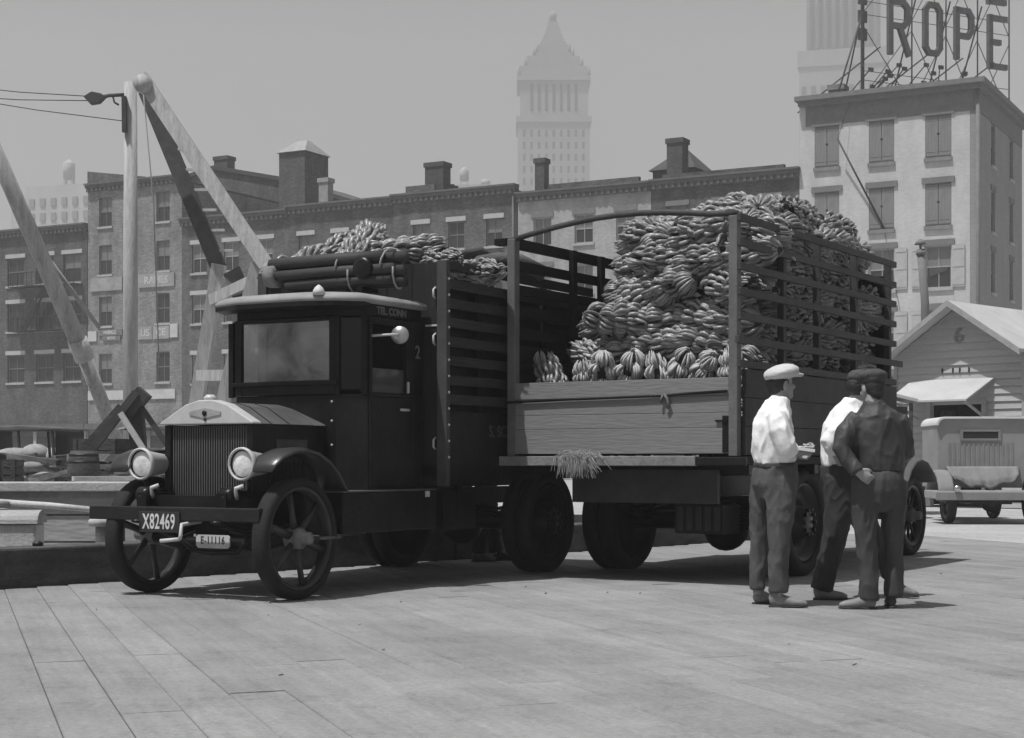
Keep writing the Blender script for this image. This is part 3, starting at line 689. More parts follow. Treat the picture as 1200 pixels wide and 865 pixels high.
# boom: thick upper spar in an iron sleeve, thinner lower spar
bm0, bm1, bm2 = rel(-40, 100, 39), rel(93, 404, 41), rel(146, 540, 43)
MB().etube([bm0, bm0.lerp(bm1, .5), bm1], [(.19,.19), (.21,.21), (.23,.23)], n=7).build('boom', m_mast, dk)
MB().etube([bm1-(bm1-bm0).normalized()*.15, bm1+(bm2-bm1)*.12], [.25, .25], n=12).build('sleeve', m_timber_lt, dk)
MB().etube([bm1, bm2], [(.20,.20), (.18,.18)], n=7).build('boom', m_mast, dk)
q_ = rel(112, 115, 45); MB().prism([(q_.x+x, q_.y-.1, q_.z+z) for x, z in ((-.32, .03), (-.1, .17), (.16, .12), (.30, .03), (.12, -.15), (-.12, -.19))], (0, .2, 0)).build('pulley_block', m_dkbeam, dk, bevel=.02)
mb = MB(); mb.tube([rel(118, 114, 45), rel(128, 112, 45), rel(146, 111, 45)], .05, n=6); mb.tube([rel(132, 112, 45), rel(134, 120, 45), rel(139, 123, 45)], .03, n=5); mb.build('hook', m_dkbeam, dk)
for (a, b) in (((105, 113), (-60, 99)), ((105, 118), (-60, 112)), ((146, 142), (-60, 112))):
    MB().tube([rel(*a, 45), rel((a[0]+b[0])/2, (a[1]+b[1])/2+2, 45), rel(*b, 45)], .013, n=5).build('cable', m_dkbeam, dk)
MB().tube([rel(60, 308, 40.5), rel(116, 384, 42)], .06, n=5).build('stay', m_rope, dk)
MB().tube([rel(168, 110, 44.9), rel(180, 240, 45.2), rel(186, 420, 45.4)], .02, n=5).build('stay', m_rope, dk)

# ================================================================ scow moored in the slip, float and gear
m_hull = M('scow_hull', .42, .85, .2, 1.0, .3, 12, (.4, 1, 2), fine=.12)
m_deckp = M('scow_deck', .45, .85, .2, 1.5, .3, 14, fine=.12)
sc = thing('deck_scow', 'broad pale wooden deck scow moored in the slip behind the pier edge', 'barge', (-9.5, 19.0, 0), radians(2))
MB().box(-9, 7.2, .1, 8.2, -1.4, .62).build('hull', m_hull, sc, bevel=.03)
for k in range(31):
    MB().box(-9+k*.525, -9+k*.525+.515, .02, 8.3, .625, .70).build('deck_plank', m_deckp, sc)
for z in (-.2, .12, .44): MB().box(-9, 7.2, .02, .097, z, z+.3).build('strake', m_hull, sc)
MB().box(-9, 7.2, -.06, .25, .703, .82).build('rail', m_timber_lt, sc, bevel=.015)
for x in (-7, -2.2, 3.2): MB().lathe([(.13, .70), (.13, 1.05), (.17, 1.07), (.17, 1.14), (.1, 1.17)], (x, .6, 0), n=14).build('bollard', m_black, sc)
fl = thing('work_float', 'low pale plank float lying between the pier edge and the scow', 'raft', (-7.4, 16.1, 0), radians(14))
for k in range(9): MB().box(-4.5, 3.6, -1.05+k*.235, -1.05+k*.235+.225, .05, .15).build('plank', m_timber_lt, fl)
for x in (-4.2, -1.0, 3.0): MB().box(x, x+.3, -1.1, 1.1, -1.0, .045).build('pontoon', m_timber, fl)
def crate(loc, rz, sz, label, mat, group=None, slats=4):
    t = thing('crate', label, 'crate', loc, rz, group); w, d, h = sz; q = .018
    MB().box(-w/2+q, w/2-q, -d/2+q, d/2-q, .01, h-q).build('inner_box', mat, t)
    n = slats
    for k in range(n):
        z0, z1 = h*k/n+.004, h*(k+1)/n-.008
        MB().box(-w/2, w/2, -d/2, -d/2+q-.002, z0, z1).build('slat', mat, t)
        MB().box(-w/2, -w/2+q-.002, -d/2+.02, d/2, z0, z1).build('slat', mat, t)
        MB().box(w/2-q+.002, w/2, -d/2+.02, d/2, z0, z1).build('slat', mat, t)
    MB().box(-w/2, w/2, -d/2, d/2, h-q+.002, h).build('lid', mat, t)
    for sx in (-1, 1): MB().box(sx*(w/2-.04)-.03, sx*(w/2-.04)+.03, -d/2-.016, -d/2-.002, 0, h).build('batten', mat, t)
    return t
# box with rounded top on the float, rope coil and pole
t = thing('tool_chest', 'pale round topped wooden chest standing on the float', 'chest', (-4.86, 16.0, .15), radians(4))
MB().box(-.26, .2, -.2, .2, 0, .30).build('body', m_timber_lt, t, bevel=.02)
mb = MB(); mb.prism([(-.28+.0, .22*cos(a), .305+.13*sin(a)) for a in [pi*k/10 for k in range(11)]], (.5, 0, 0)); mb.build('lid', m_timber, t)
t = thing('rope_coil', 'heap of coiled hawser lying beside the round topped chest', 'rope', (-5.5, 16.35, .15))
mb = MB(); r = random.Random(2); pts = []
for k in range(150):
    a = k*.42; q = .26+.1*sin(k*.13)+r.uniform(-.015, .015); pts.append((q*1.5*cos(a), q*.8*sin(a), .05+.44*k/150+r.uniform(-.01, .01)))
mb.tube(pts, .038, n=6); mb.build('hawser', m_rope, t)
t = thing('boat_pole', 'long pale wooden pole lying level from the rope heap towards the truck bumper', 'pole', (-4.95, 16.3, .6))
MB().tube([(-.35, 0, .06), (.3, -.02, .02), (.95, -.06, -.04)], [.035, .033, .028], n=9).build('shaft', m_timber_lt, t)
t = thing('mooring_post', 'short mooring post with flat pale cap standing on the float', 'post', (-4.05, 16.1, .15))
MB().lathe([(.085, 0), (.085, .27)], n=14).build('post', m_timber, t); MB().lathe([(.15, .272), (.155, .33), (.12, .36)], n=16).build('cap', m_timber_lt, t)
t = thing('mooring_post', 'taller dark mooring post carrying the end of the pale pole', 'post', (-3.95, 16.25, .15))
MB().lathe([(.07, 0), (.07, .38)], n=14).build('post', m_timber_dk, t); MB().lathe([(.09, .382), (.06, .42)], n=14).build('cap', m_timber_dk, t)
# dark trestle on the scow
q0 = Vector((wpos(150, 22), 22, .703))
t = thing('timber_trestle', 'dark heavy timber trestle shaped like an A on the scow deck', 'trestle', q0)
def tr(px, py, d=22): return P3(px, py, d)-q0
MB().beam(tr(80, 536), tr(208, 537), .16, .1).build('sill_beam', m_timber, t)
for x in (90, 198):
    a = tr(x, 540); MB().box(a.x-.12, a.x+.12, -.15, .15, 0, a.z-.02).build('block', m_timber_dk, t)
MB().beam(tr(105, 531, 21.8), tr(160, 460, 21.8), .10, .10, up=(0,1,0)).build('leg', m_dkbeam, t)
MB().beam(tr(94, 531, 22.2), tr(142, 476, 22.2), .09, .09, up=(0,1,0)).build('leg', m_timber_dk, t)
MB().beam(tr(170, 459, 21.9), tr(146, 487, 21.9), .2, .22, up=(0,1,0)).build('head_block', m_dkbeam, t)
MB().beam(tr(159, 478, 22.0), tr(163, 533, 22.0), .2, .16, up=(0,1,0)).build('post', m_dkbeam, t)
MB().beam(tr(141, 484, 21.7), tr(171, 531, 21.7), .07, .07, up=(0,1,0)).build('brace', m_timber_lt, t)
MB().beam(tr(166, 478, 21.9), tr(204, 533, 21.9), .07, .07, up=(0,1,0)).build('brace', m_dkbeam, t)
# lumber, sacks, barrels, crates on the scow
r = random.Random(9)
for k, (x, y, z, L, a) in enumerate(((-4.95, 19.8, .70, 1.0, .12), (-4.9, 19.9, .762, .9, -.1), (-4.9, 19.8, .825, .9, .35))):
    t = thing('board', ['pale loose board lowest of the small lumber pile by the trestle', 'pale loose board in the middle of the small lumber pile', 'pale loose board topmost and askew on the small lumber pile'][k], 'board', (x, y, z), a, 'loose boards on the scow')
    MB().box(-L/2, L/2, -.14, .14, 0, .055).build('plank', m_timber_lt, t)
m_sack = M('sack_cloth', .32, .95, .2, 5, .4, 30, fine=.12)
for k in range(12):
    tier = 0 if k < 5 else 1 if k < 9 else 2; q = k-(0, 5, 9)[tier]
    x, y = -7.9+.36*q+.18*tier+r.uniform(-.05, .05), 22.2+r.uniform(-.1, .1); z = .70+.16*tier
    o = MB().ell((0, 0, .12), (.27, .2, .11), None, 14, 8).build('sack', m_sack, None, (x, y, z), r.uniform(-.5, .5))
    tag(o, ['pale stuffed sack in the bottom tier of the heap on the scow, ', 'pale stuffed sack in the middle tier of the heap on the scow, ', 'pale stuffed sack on top of the heap on the scow, '][tier]+['leftmost', 'second from left', 'third from left', 'fourth from left', 'rightmost'][q], 'sack', 'sacks heaped on the scow')
def barrel(loc, label, h=.75):
    t = thing('barrel', label, 'barrel', loc, 0, 'barrels on the scow')
    MB().lathe([(.17, 0), (.20, h*.2), (.215, h*.5), (.20, h*.8), (.17, h), (.15, h), (.15, h-.03)], n=18).build('staves', m_timber_dk, t)
    for z in (.12, .3, .7, .88): MB().ring(1, 1, (0, 0, h*z), 'z', [(.15, -.02), (.222-.07*abs(z-.5)*1.1, -.02), (.222-.07*abs(z-.5)*1.1, .02), (.15, .02)], 18).build('hoop', m_black, t)
barrel((-5.6, 21.2, .70), 'upright barrel nearest the trestle on the scow', .50)
crate((-6.6, 20.4, .70), .1, (.8, .5, .38), 'dark slatted crate in front of the sack heap on the scow', m_timber_dk, 'crates on the scow'); crate((-7.55, 20.6, .70), -.15, (.9, .6, .34), 'low wide dark crate at far left on the scow', m_timber_dk, 'crates on the scow')
crate((-5.1, 23.6, .70), .3, (.6, .5, .55), 'slatted crate behind the dark trestle on the scow', m_timber, 'crates on the scow'); crate((-6.2, 24.6, .70), -.2, (.7, .6, .7), 'tall dark crate behind the barrels on the scow', m_timber_dk, 'crates on the scow')
db = MB(); r = random.Random(31)
for k in range(210):
    x = r.uniform(-8.5, -3.4); y = r.uniform(21.2, 26.5); z = .74+abs(r.gauss(0, .20)); L = r.uniform(.25, 1.3); q = r.uniform(0, 3.1); tl_ = r.uniform(-.25, .25)
    db.beam((x, y, z), (x+L*cos(q), y+L*sin(q)*.6, z+L*tl_), r.uniform(.06, .2), r.uniform(.03, .08))
for k in range(30):
    x = r.uniform(-8.5, -3.4); y = r.uniform(22.5, 26.5); db.cbox((x, y, .80+r.uniform(0, .15)), (r.uniform(.15, .5), r.uniform(.15, .4), r.uniform(.1, .4)), Matrix.Rotation(r.uniform(0, 3), 3, 'Z'))
tag(db.build('scrap_timber', M('scrap_timber', .15, .9, .85, 1.1, .4, 12, fine=.2)), 'tangle of scrap timber and dunnage strewn over the scow deck', 'scrap timber', kind='stuff')
# ================================================================ vintage vehicles behind
m_tyre = M('tyre_rubber', .016, .8, .3, 6, .3, 50); m_carblk = M('car_enamel', .03, .35, .3, 3, .05, spec=.5)
m_carg = M('car_dusty', .10, .6, .25, 2, .1); m_canvas = M('canvas_top', .22, .85, .15, 3, .2, 40); m_nickel = M('nickel', .55, .25, .1, 5, .05, metal=.9)
def spoke_wheel(parent, loc, R, w, nsp, mat_rim, mat_sp, thick=.03, hub=.09, side=1, name='wheel', rimw=.05, rr_=.80):
    o = MB()
    ri = R*rr_
    o.ring(1, 1, (0,0,0), 'y', [(ri-rimw, -w*.35), (ri, -w*.42), (ri, w*.42), (ri-rimw, w*.35)], 40)
    for k in range(nsp):
        a = 2*pi*k/nsp+.3
        o.etube([(hub*.6*cos(a), 0, hub*.6*sin(a)), (.5*ri*cos(a), 0, .5*ri*sin(a)), ((ri-rimw*.6)*cos(a), 0, (ri-rimw*.6)*sin(a))], [(thick*1.25, thick*.9), (thick, thick*.7), (thick*1.1, thick*.8)], n=8)
    wo = o.build(name, mat_rim, parent, loc)
    MB().ring(1, 1, (0,0,0), 'y', [(ri, -w*.46), (R*.93, -w*.5), (R*.985, -w*.38), (R, -w*.2), (R, w*.2), (R*.985, w*.38), (R*.93, w*.5), (ri, w*.46)], 48).build('tyre', m_tyre, wo)
    MB().lathe([(hub, -w*.4), (hub, w*.35), (hub*.75, w*.5), (hub*.62, w*.55), (hub*.6, w*.95), (hub*.35, w*1.05)] if side > 0 else [(hub*.35, -w*1.05), (hub*.6, -w*.95), (hub*.62, -w*.55), (hub*.75, -w*.5), (hub, -w*.35), (hub, w*.4)], axis='y', n=18).build('hub', mat_sp, wo)
    return wo
def old_car(loc, rz, label, body=None, top=None, van=False):
    body = body or m_carg; top = top or m_canvas
    t = thing('parked_car', label, 'car', loc, rz, 'cars and trucks parked along the far quay')
    for x in (1.35, -1.25):
        for s in (-1, 1): spoke_wheel(t, (x, s*.68, .38), .38, .11, 10, m_carblk, m_carblk, .016, .06, s)
    mb = MB(); prof = [(-1.75, .5), (.55, .5), (.62, 1.05), (.3, 1.12), (-1.5, 1.15), (-1.78, .95)]
    mb.prism([(x, -.62, z) for x, z in prof], (0, 1.24, 0)); mb.build('body', body, t, bevel=.05)
    mb = MB(); mb.prism([(x, -.38, z) for x, z in [(.625, .5), (1.65, .5), (1.68, .98), (.625, 1.08)]], (0, .76, 0)); mb.build('hood', body, t, bevel=.06)
    MB().box(1.69, 1.76, -.4, .4, .48, 1.04).build('radiator', m_nickel, t, bevel=.02)
    for s in (-1, 1):
        pts = [(1.35+.5*cos(a), s*.7, .38+.5*sin(a)) for a in [pi*.95-pi*.9*k/8 for k in range(9)]]
        MB().etube([(-.7, s*.72, .42)]+pts, [(.15, .02)]*10, side=(0,1,0), n=8).build('fender', m_carblk, t)
        pts = [(-1.25+.5*cos(a), s*.7, .38+.5*sin(a)) for a in [pi-pi*k/8 for k in range(9)]]
        MB().etube(pts, [(.15, .02)]*9, side=(0,1,0), n=8).build('fender', m_carblk, t)
        MB().lathe([(.05, -.08), (.11, 0), (.12, .05), (.1, .06)], (1.7, s*.42, .98), ax=(1,0,0), n=14).build('headlight', m_nickel, t)
    for x in (.45, -.5, -1.6):
        for s in (-1, 1): MB().beam((x, s*.58, 1.1), (x-.05, s*.58, 1.82), .05, .05).build('pillar', m_carblk, t)
    mb = MB(); mb.prism([(x, -.66, z) for x, z in [(.75, 1.82), (.7, 1.87), (-.5, 1.93), (-1.7, 1.88), (-1.74, 1.8)]], (0, 1.32, 0)); mb.build('roof', top, t, bevel=.03)
    MB().box(.46, .48, -.55, .55, 1.13, 1.8).build('windscreen', m_pane, t)
    MB().box(-1.62, -1.58, -.56, .56, 1.12, 1.82).build('back_curtain', top, t)
    return t
old_car((-8.3, 37.5, -.03), radians(-160), 'dusty dark open sided car with pale arched top, behind the dark trestle', m_carg, m_canvas)
old_car((-10.9, 38.5, -.03), radians(-20), 'dark car parked between the boom foot and the sack heap', m_carblk, m_carg)
old_car((-5.6, 42.5, -.03), radians(170), 'dark car parked far back, seen past the truck radiator', m_carblk, m_canvas)
# loaded wagon with pale covered load
t = thing('wagon', 'flat wagon with pale covered bundles parked at the far left on the quay', 'wagon', (-11.9, 40.5, -.03), radians(15))
MB().box(-1.6, 1.6, -.8, .8, .75, .9).build('bed', m_timber_dk, t)
for x in (-1.1, 1.1):
    for s in (-1, 1): spoke_wheel(t, (x, s*.85, .5), .5, .1, 12, m_timber_dk, m_black, .022, .08, s)
rw = random.Random(3)
for k in range(7):
    MB().ell((-1.2+.4*k, rw.uniform(-.2, .2), 1.1+rw.uniform(0, .15)), (.38, .6, .3), None, 12, 8).build('bundle', m_sack, t)

# ---------------------------------------------------------------- truck seen from behind at the right edge
m_shell_lt = M('roof_edge_pale', .60, .6, .1, 4, .05)
t = thing('parked_truck', 'small pale grey truck seen from behind with slot window and draped tarpaulin, at right edge', 'truck', (8.36, 28.0, -.03), radians(90-3))
m_body = M('dusty_grey_paint', .28, .6, .15, 1.5, .1); m_body2 = M('grey_leather_top', .22, .75, .2, 3, .2)
for x in (.45, 3.2):
    for s in (-1, 1): spoke_wheel(t, (x, s*.72, .42), .42, .15, 10, m_carblk, m_carblk, .02, .07, s)
mb = MB()   # back of the cab with rounded top corners and a slot window
def rr(y0, y1, z0, z1, r, n=5):
    c = []
    for (cy, cz, a0) in ((y1-r, z1-r, 0), (y0+r, z1-r, pi/2)):
        c += [(cy+r*cos(a0+pi/2*k/n), cz+r*sin(a0+pi/2*k/n)) for k in range(n+1)]
    return [(y1, z0)]+c+[(y0, z0)]
o = rr(-.82, .82, .62, 1.86, .13)
mb.prism([(.93, y, z) for y, z in o], (1.3, 0, 0))
cab = mb.build('cab', m_body, t, bevel=.02)
mb = MB(); oo = rr(-.845, .845, 1.70, 1.885, .15)[1:-1]; ii = rr(-.80, .80, 1.70, 1.845, .12)[1:-1]
mb.prism([(.86, y, z) for y, z in oo]+[(.86, y, z) for y, z in ii[::-1]], (1.4, 0, 0)); mb.build('roof', m_shell_lt, t, bevel=.008)
mb = MB(); wy0, wy1, wz0, wz1 = -.26, .36, 1.50, 1.62
mb.box(.905, .928, wy0-.05, wy1+.05, wz1, wz1+.04).box(.905, .928, wy0-.05, wy1+.05, wz0-.04, wz0).box(.905, .928, wy0-.05, wy0, wz0, wz1).box(.905, .928, wy1, wy1+.05, wz0, wz1)
wf = mb.build('rear_window', m_canvas, t)
MB().box(.915, .927, wy0, wy1, wz0, wz1).build('pane', m_pane, wf)
for k in range(14):   # pleats of the back curtain
    MB().box(.918, .932, -.53+.085*k, -.49+.085*k, .96, 1.42).build('pleat', m_body2, t)
mb = MB(); nx, nz = 22, 9; vs = []
for j in range(nz+1):
    for k in range(nx+1):
        y = -.62+1.28*k/nx; u = j/nz; sag = .08*sin(pi*k/nx)*u
        vs.append(((.91-.10*min(1, u*1.5)-.02*u)-.06*abs(sin(k*.9+u*3))*u-.02*sin(k*2.1)*u, y*(1-.10*u), 1.0-.22*u-.03*sin(k*.9)*u-sag*2.0))
fs = [(j*(nx+1)+k, j*(nx+1)+k+1, (j+1)*(nx+1)+k+1, (j+1)*(nx+1)+k) for j in range(nz) for k in range(nx)]
mb.add(vs, fs, True); o = mb.build('tarpaulin', m_body2, t); so_ = o.modifiers.new('thick', 'SOLIDIFY'); so_.thickness = .02
MB().box(-.12, .9, -1.05, 1.05, .44, .58).build('platform', m_body, t, bevel=.015)
MB().box(-.16, -.125, -1.06, 1.06, .42, .56).build('bumper', m_canvas, t, bevel=.01)
for s in (-1, 1):
    pts = [(.45+.55*cos(a), s*.86, .42+.5*sin(a)) for a in [pi*.95-pi*.9*k/8 for k in range(9)]]
    MB().etube(pts, [(.14, .025)]*9, side=(0,1,0), n=10).build('fender', m_canvas, t)
MB().box(.3, 3.6, -.35, .35, .34, .44).build('chassis', m_black, t)
mb = MB(); mb.ell((.45, -.02, .40), (.16, .2, .2)); mb.tube([(.45, -.7, .42), (.45, .7, .42)], .05, n=8); mb.build('rear_axle', m_black, t)
MB().prism([(x, -.45, z) for x, z in [(2.25, .6), (3.5, .6), (3.52, 1.1), (2.25, 1.22)]], (0, .9, 0)).build('hood', m_body, t, bevel=.05)
mb = MB(); mb.prism([(1.3, -.05, .6), (1.3, .05, .6), (1.25, .03, .95), (1.25, -.03, .95)], (.1, 0, 0)); mb.build('lamp_bracket', m_black, t)
MB().lathe([(.05, 0), (.06, .02), (.05, .05)], (-.165, .7, .62), ax=(-1,0,0), n=12).build('tail_light', m_nickel, t)

# ================================================================ shed number 6 and booth
m_clap = M('clapboard', .38, .85, .10, 2.5, .25, 30, (.3, 1, 2), rand=.05, fine=.08); m_trim = M('shed_trim', .33, .8, .15, 4, .1); m_shroof = M('shed_roof', .46, .85, .12, 1.5, .3, 20)
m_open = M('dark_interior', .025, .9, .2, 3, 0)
SC = Vector((10.44, 38.0)); SROT = atan2(-.714, .7)
sh = thing('shed', 'white clapboard gabled shed with painted number 6 and awning over its dark door', 'shed', (SC.x, SC.y, -.03), SROT)
HW, ZE, ZA, DP = 1.66, 3.62, 4.72, 10.0
def zroof(x): return ZA-(ZA-ZE)*abs(x)/HW
dx0, dx1, dz = -.72, .62, 2.42
mb = MB(); mb.prism([(-HW, .06, .02), (dx0, .06, .02), (dx0, .06, dz), (dx1, .06, dz), (dx1, .06, .02), (HW, .06, .02), (HW, .06, ZE), (0, .06, ZA), (-HW, .06, ZE)], (0, .1, 0)); wl = mb.build('wall', m_clap, sh)
BH = .175; k = 0; z = .02
while z < ZA-.12:
    z1 = min(z+BH, ZA-.05); lim = HW if z1 <= ZE else HW*(ZA-z1)/(ZA-ZE); limb = HW if z <= ZE else HW*(ZA-z)/(ZA-ZE)
    segs = [(-1, 1)] if z >= dz else [(-1, 0), (0, 1)]
    for sa, sb in segs:
        xa = -limb if sa == -1 else dx1; xb = limb if sb == 1 else dx0; xa1 = -lim if sa == -1 else dx1; xb1 = lim if sb == 1 else dx0
        mb = MB(); mb.add([(xa, .004, z), (xb, .004, z), (xb, .058, z), (xa, .058, z), (xa1, .045, z1), (xb1, .045, z1), (xb1, .058, z1), (xa1, .058, z1)], [(3,2,1,0),(4,5,6,7),(0,1,5,4),(1,2,6,5),(2,3,7,6),(3,0,4,7)])
        mb.build('clapboard', m_clap, wl)
    z = z1; k += 1
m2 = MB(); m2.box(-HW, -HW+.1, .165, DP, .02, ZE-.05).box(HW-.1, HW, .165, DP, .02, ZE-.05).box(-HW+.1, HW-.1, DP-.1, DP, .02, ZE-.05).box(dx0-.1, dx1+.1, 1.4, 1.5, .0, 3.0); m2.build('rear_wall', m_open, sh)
OV = .42; sl_ = (ZA-ZE)/HW
for s in (-1, 1):
    mb = MB(); xe = HW+.16
    mb.prism([(0, -OV, ZA+.03), (s*xe, -OV, ZA+.03-sl_*xe), (s*xe, -OV, ZA+.11-sl_*xe), (0, -OV, ZA+.11)], (0, DP+OV+.3, 0)); mb.build('roof', m_shroof, sh)
    mb = MB(); mb.prism([(s*.0, -OV-.05, ZA-.03), (s*xe, -OV-.05, ZA-.03-sl_*xe), (s*xe, -OV-.05, ZA+.115-sl_*xe), (s*.0, -OV-.05, ZA+.115)], (0, .045, 0)); mb.build('barge_board', m_trim, sh)
    MB().box(s*(HW+.012)-.045, s*(HW+.012)+.045, .0, .08, .02, ZE-.12).build('corner_board', m_trim, sh)
put_text('number', '6', .52, M('number_paint', .17, .8, .2, 5, .05), sh, (.03, .012, 4.02), (1,0,0), (0,0,1), .006, .012)
mb = MB(); mb.add([(-1.23, -.0, 2.98), (.94, -.0, 2.98), (.80, -1.0, 2.46), (-1.3, -1.0, 2.46), (-1.23, 0, 3.02), (.94, 0, 3.02), (.80, -1.0, 2.50), (-1.3, -1.0, 2.50)], [(3,2,1,0),(4,5,6,7),(0,1,5,4),(1,2,6,5),(2,3,7,6),(3,0,4,7)])
mb.build('awning', m_shroof, sh)
for x in (-1.1, .7): MB().beam((x, -.9, 2.46), (x, .0, 2.1), .05, .05).build('awning_bracket', m_trim, sh)
for x in (dx0-.061, dx1+.061): MB().box(x-.059, x+.059, -.012, .018, .02, dz+.1).build('door_jamb', m_trim, sh)
MB().box(dx0+.1, dx0+.16, .3, .9, .02, 2.3).build('door', m_timber_dk, sh)
for x in (-.4, -.12, .06, .3): MB().beam((x, .0, 3.16), (x, .0, 3.28), .03, .03).build('bracket', m_black, sh)
mb = MB(); mb.tube([(-1.49, 1.05, 3.6), (-1.5, 1.05, 5.0), (-1.62, 1.05, 6.3)], [.10, .10, .10], n=14); mb.lathe([(.125, 6.16), (.125, 6.26)], (-1.61, 1.05, 0), n=14); mb.lathe([(.15, 6.42), (.1, 6.5), (.02, 6.56)], (-1.63, 1.05, 0), n=14)
mb.tube([(-1.62, 1.05, 6.25), (-1.63, 1.05, 6.45)], .03, n=6); mb.build('stove_pipe', m_lintel2, sh)
bt = thing('booth', 'small dark booth with pale slanting roof, left of the clapboard shed', 'booth', (7.62, 33.0, -.03), radians(-12))
MB().box(-.5, .42, 0, 1.6, 0, 2.2).build('wall', m_timber_dk, bt)
mb = MB(); mb.add([(-.7, -.35, 2.62), (.62, -.35, 2.28), (.62, 1.9, 2.28), (-.7, 1.9, 2.62), (-.7, -.35, 2.68), (.62, -.35, 2.34), (.62, 1.9, 2.34), (-.7, 1.9, 2.68)], [(3,2,1,0),(4,5,6,7),(0,1,5,4),(1,2,6,5),(2,3,7,6),(3,0,4,7)]); mb.build('roof', m_shroof, bt)
MB().box(.44, .52, -.28, -.2, 0, 2.27).build('post', m_timber_dk, bt)
MB().box(-.3, .2, -.012, -.002, 1.1, 1.9).build('hatch', m_open, bt)
# ================================================================ truck one: cab truck seen from its front left corner
T1A = radians(-119.9); T1O = Vector((-2.354, 12.898, 0))
m_tblk = M('truck_black', .010, .34, .7, 3.5, .14, 22, spec=.24, fine=.15); m_tbody = M('truck_dark_boards', .012, .6, .4, 3, .3, 25, (1, 1, 2), spec=.12, fine=.2)
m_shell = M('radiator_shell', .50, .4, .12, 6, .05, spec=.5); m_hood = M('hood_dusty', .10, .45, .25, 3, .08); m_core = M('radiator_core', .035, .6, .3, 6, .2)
m_fend = M('fender_dusty', .035, .32, .35, 3, .06, spec=.5); m_lamp = M('lamp_shell', .50, .45, .15, 6, .05); m_lens = M('lamp_lens', .68, .15, .25, 9, .25, 30, spec=.8)
m_faded = M('faded_lettering', .16, .7, .3, 10, .05); m_faint = M('faint_lettering', .07, .7, .3, 10, .05); m_plate = M('number_plate', .03, .6, .3, 8, .05); m_platel = M('plate_digits', .62, .6, .12, 8, .05); m_platew = M('plate_white', .58, .6, .1, 8, .05)
m_bump = M('bumper_timber', .014, .6, .45, 5, .25, 30, (2, .6, 1)); m_cabtop = M('cab_top_canvas', .26, .6, .2, 4, .1)
m_wscreen = bpy.data.materials.new('windscreen_glass'); m_wscreen.use_nodes = True
_t = m_wscreen.node_tree; _t.nodes.clear(); _o = _t.nodes.new('ShaderNodeOutputMaterial'); _m = _t.nodes.new('ShaderNodeMixShader'); _m.inputs[0].default_value = .27
_a = _t.nodes.new('ShaderNodeBsdfTransparent'); _a.inputs[0].default_value = (.7,.7,.7,1); _g = _t.nodes.new('ShaderNodeBsdfGlossy'); _g.inputs['Roughness'].default_value = .12; _g.inputs['Color'].default_value = (.8,.8,.8,1)
_tc = _t.nodes.new('ShaderNodeTexCoord'); _n = _t.nodes.new('ShaderNodeTexNoise'); _n.inputs['Scale'].default_value = 2.6; _n.inputs['Detail'].default_value = 7; _n.inputs['Distortion'].default_value = .8
_r = _t.nodes.new('ShaderNodeMapRange'); _r.inputs['From Min'].default_value = .35; _r.inputs['From Max'].default_value = .65; _r.inputs['To Min'].default_value = .12; _r.inputs['To Max'].default_value = .42
_t.links.new(_tc.outputs['Object'], _n.inputs['Vector']); _t.links.new(_n.outputs['Fac'], _r.inputs['Value']); _t.links.new(_r.outputs[0], _m.inputs[0])
_t.links.new(_a.outputs[0], _m.inputs[1]); _t.links.new(_g.outputs[0], _m.inputs[2]); _t.links.new(_m.outputs[0], _o.inputs[0])

t1 = thing('truck', 'black cab truck with pale radiator top and plate X82469, slatted body loaded to the roof', 'truck', T1O, T1A, 'trucks loaded with bananas')
RF = .472; m_wheel = M('wheel_dusty', .03, .4, .5, 5, .1, spec=.45); m_hub = M('hub_worn', .16, .35, .5, 9, .1, spec=.5)
for s in (1, -1): spoke_wheel(t1, (0, .79 if s > 0 else -.69, RF), RF, .145, 6, m_wheel, m_hub, .032, .085, s, rimw=.032, rr_=.86)
def disc_wheel(parent, loc, R, w, s):
    o = MB(); o.lathe([(R*.76, -w*.4), (R*.76, w*.40), (R*.70, w*.44), (R*.64, w*.2), (R*.34, w*.12), (R*.28, w*.5), (R*.2, w*.55), (.02, w*.56)] if s > 0 else
                      [(.02, -w*.56), (R*.2, -w*.55), (R*.28, -w*.5), (R*.34, -w*.12), (R*.64, -w*.2), (R*.70, -w*.44), (R*.76, -w*.40), (R*.76, w*.4)], axis='y', n=40)
    for k in range(10):
        a = 2*pi*k/10; o.lathe([(.018, 0), (.018, .03)], (R*.24*cos(a), s*w*.53, R*.24*sin(a)), ax=(0, s, 0), n=6)
    wo = o.build('wheel', m_tblk, parent, loc)
    for q in ((-.27, .27) if w > .25 else (0,)):
        ww = w*.46 if w > .25 else w
        MB().ring(1, 1, (0, q*w, 0), 'y', [(R*.77, -ww*.48), (R*.94, -ww*.5), (R, -ww*.3), (R, ww*.3), (R*.94, ww*.5), (R*.77, ww*.48)], 48).build('tyre', m_tyre, wo)
    return wo
RW = .49
for s in (1, -1): disc_wheel(t1, (-3.72, .87 if s > 0 else -.80, RW), RW, .30, s)
mb = MB()
for s in (-1, 1): mb.box(-4.5, .42, s*.40-.05, s*.40+.05, .66, .82)
for x in (.25, -1.2, -2.4, -4.3): mb.box(x, x+.1, -.35, .35, .68, .80)
mb.build('frame', m_tblk, t1)
mb = MB(); mb.tube([(0, -.72, RF), (0, -.45, RF-.06), (0, .45, RF-.06), (0, .72, RF)], .05, n=8); mb.build('front_axle', m_tblk, t1)
mb = MB(); mb.tube([(-3.72, -.8, RW), (-3.72, .8, RW)], .09, n=10); mb.ell((-3.72, 0, RW), (.25, .22, .25)); mb.tube([(-1.2, 0, .6), (-3.6, 0, .5)], .06, n=8); mb.build('rear_axle', m_tblk, t1)
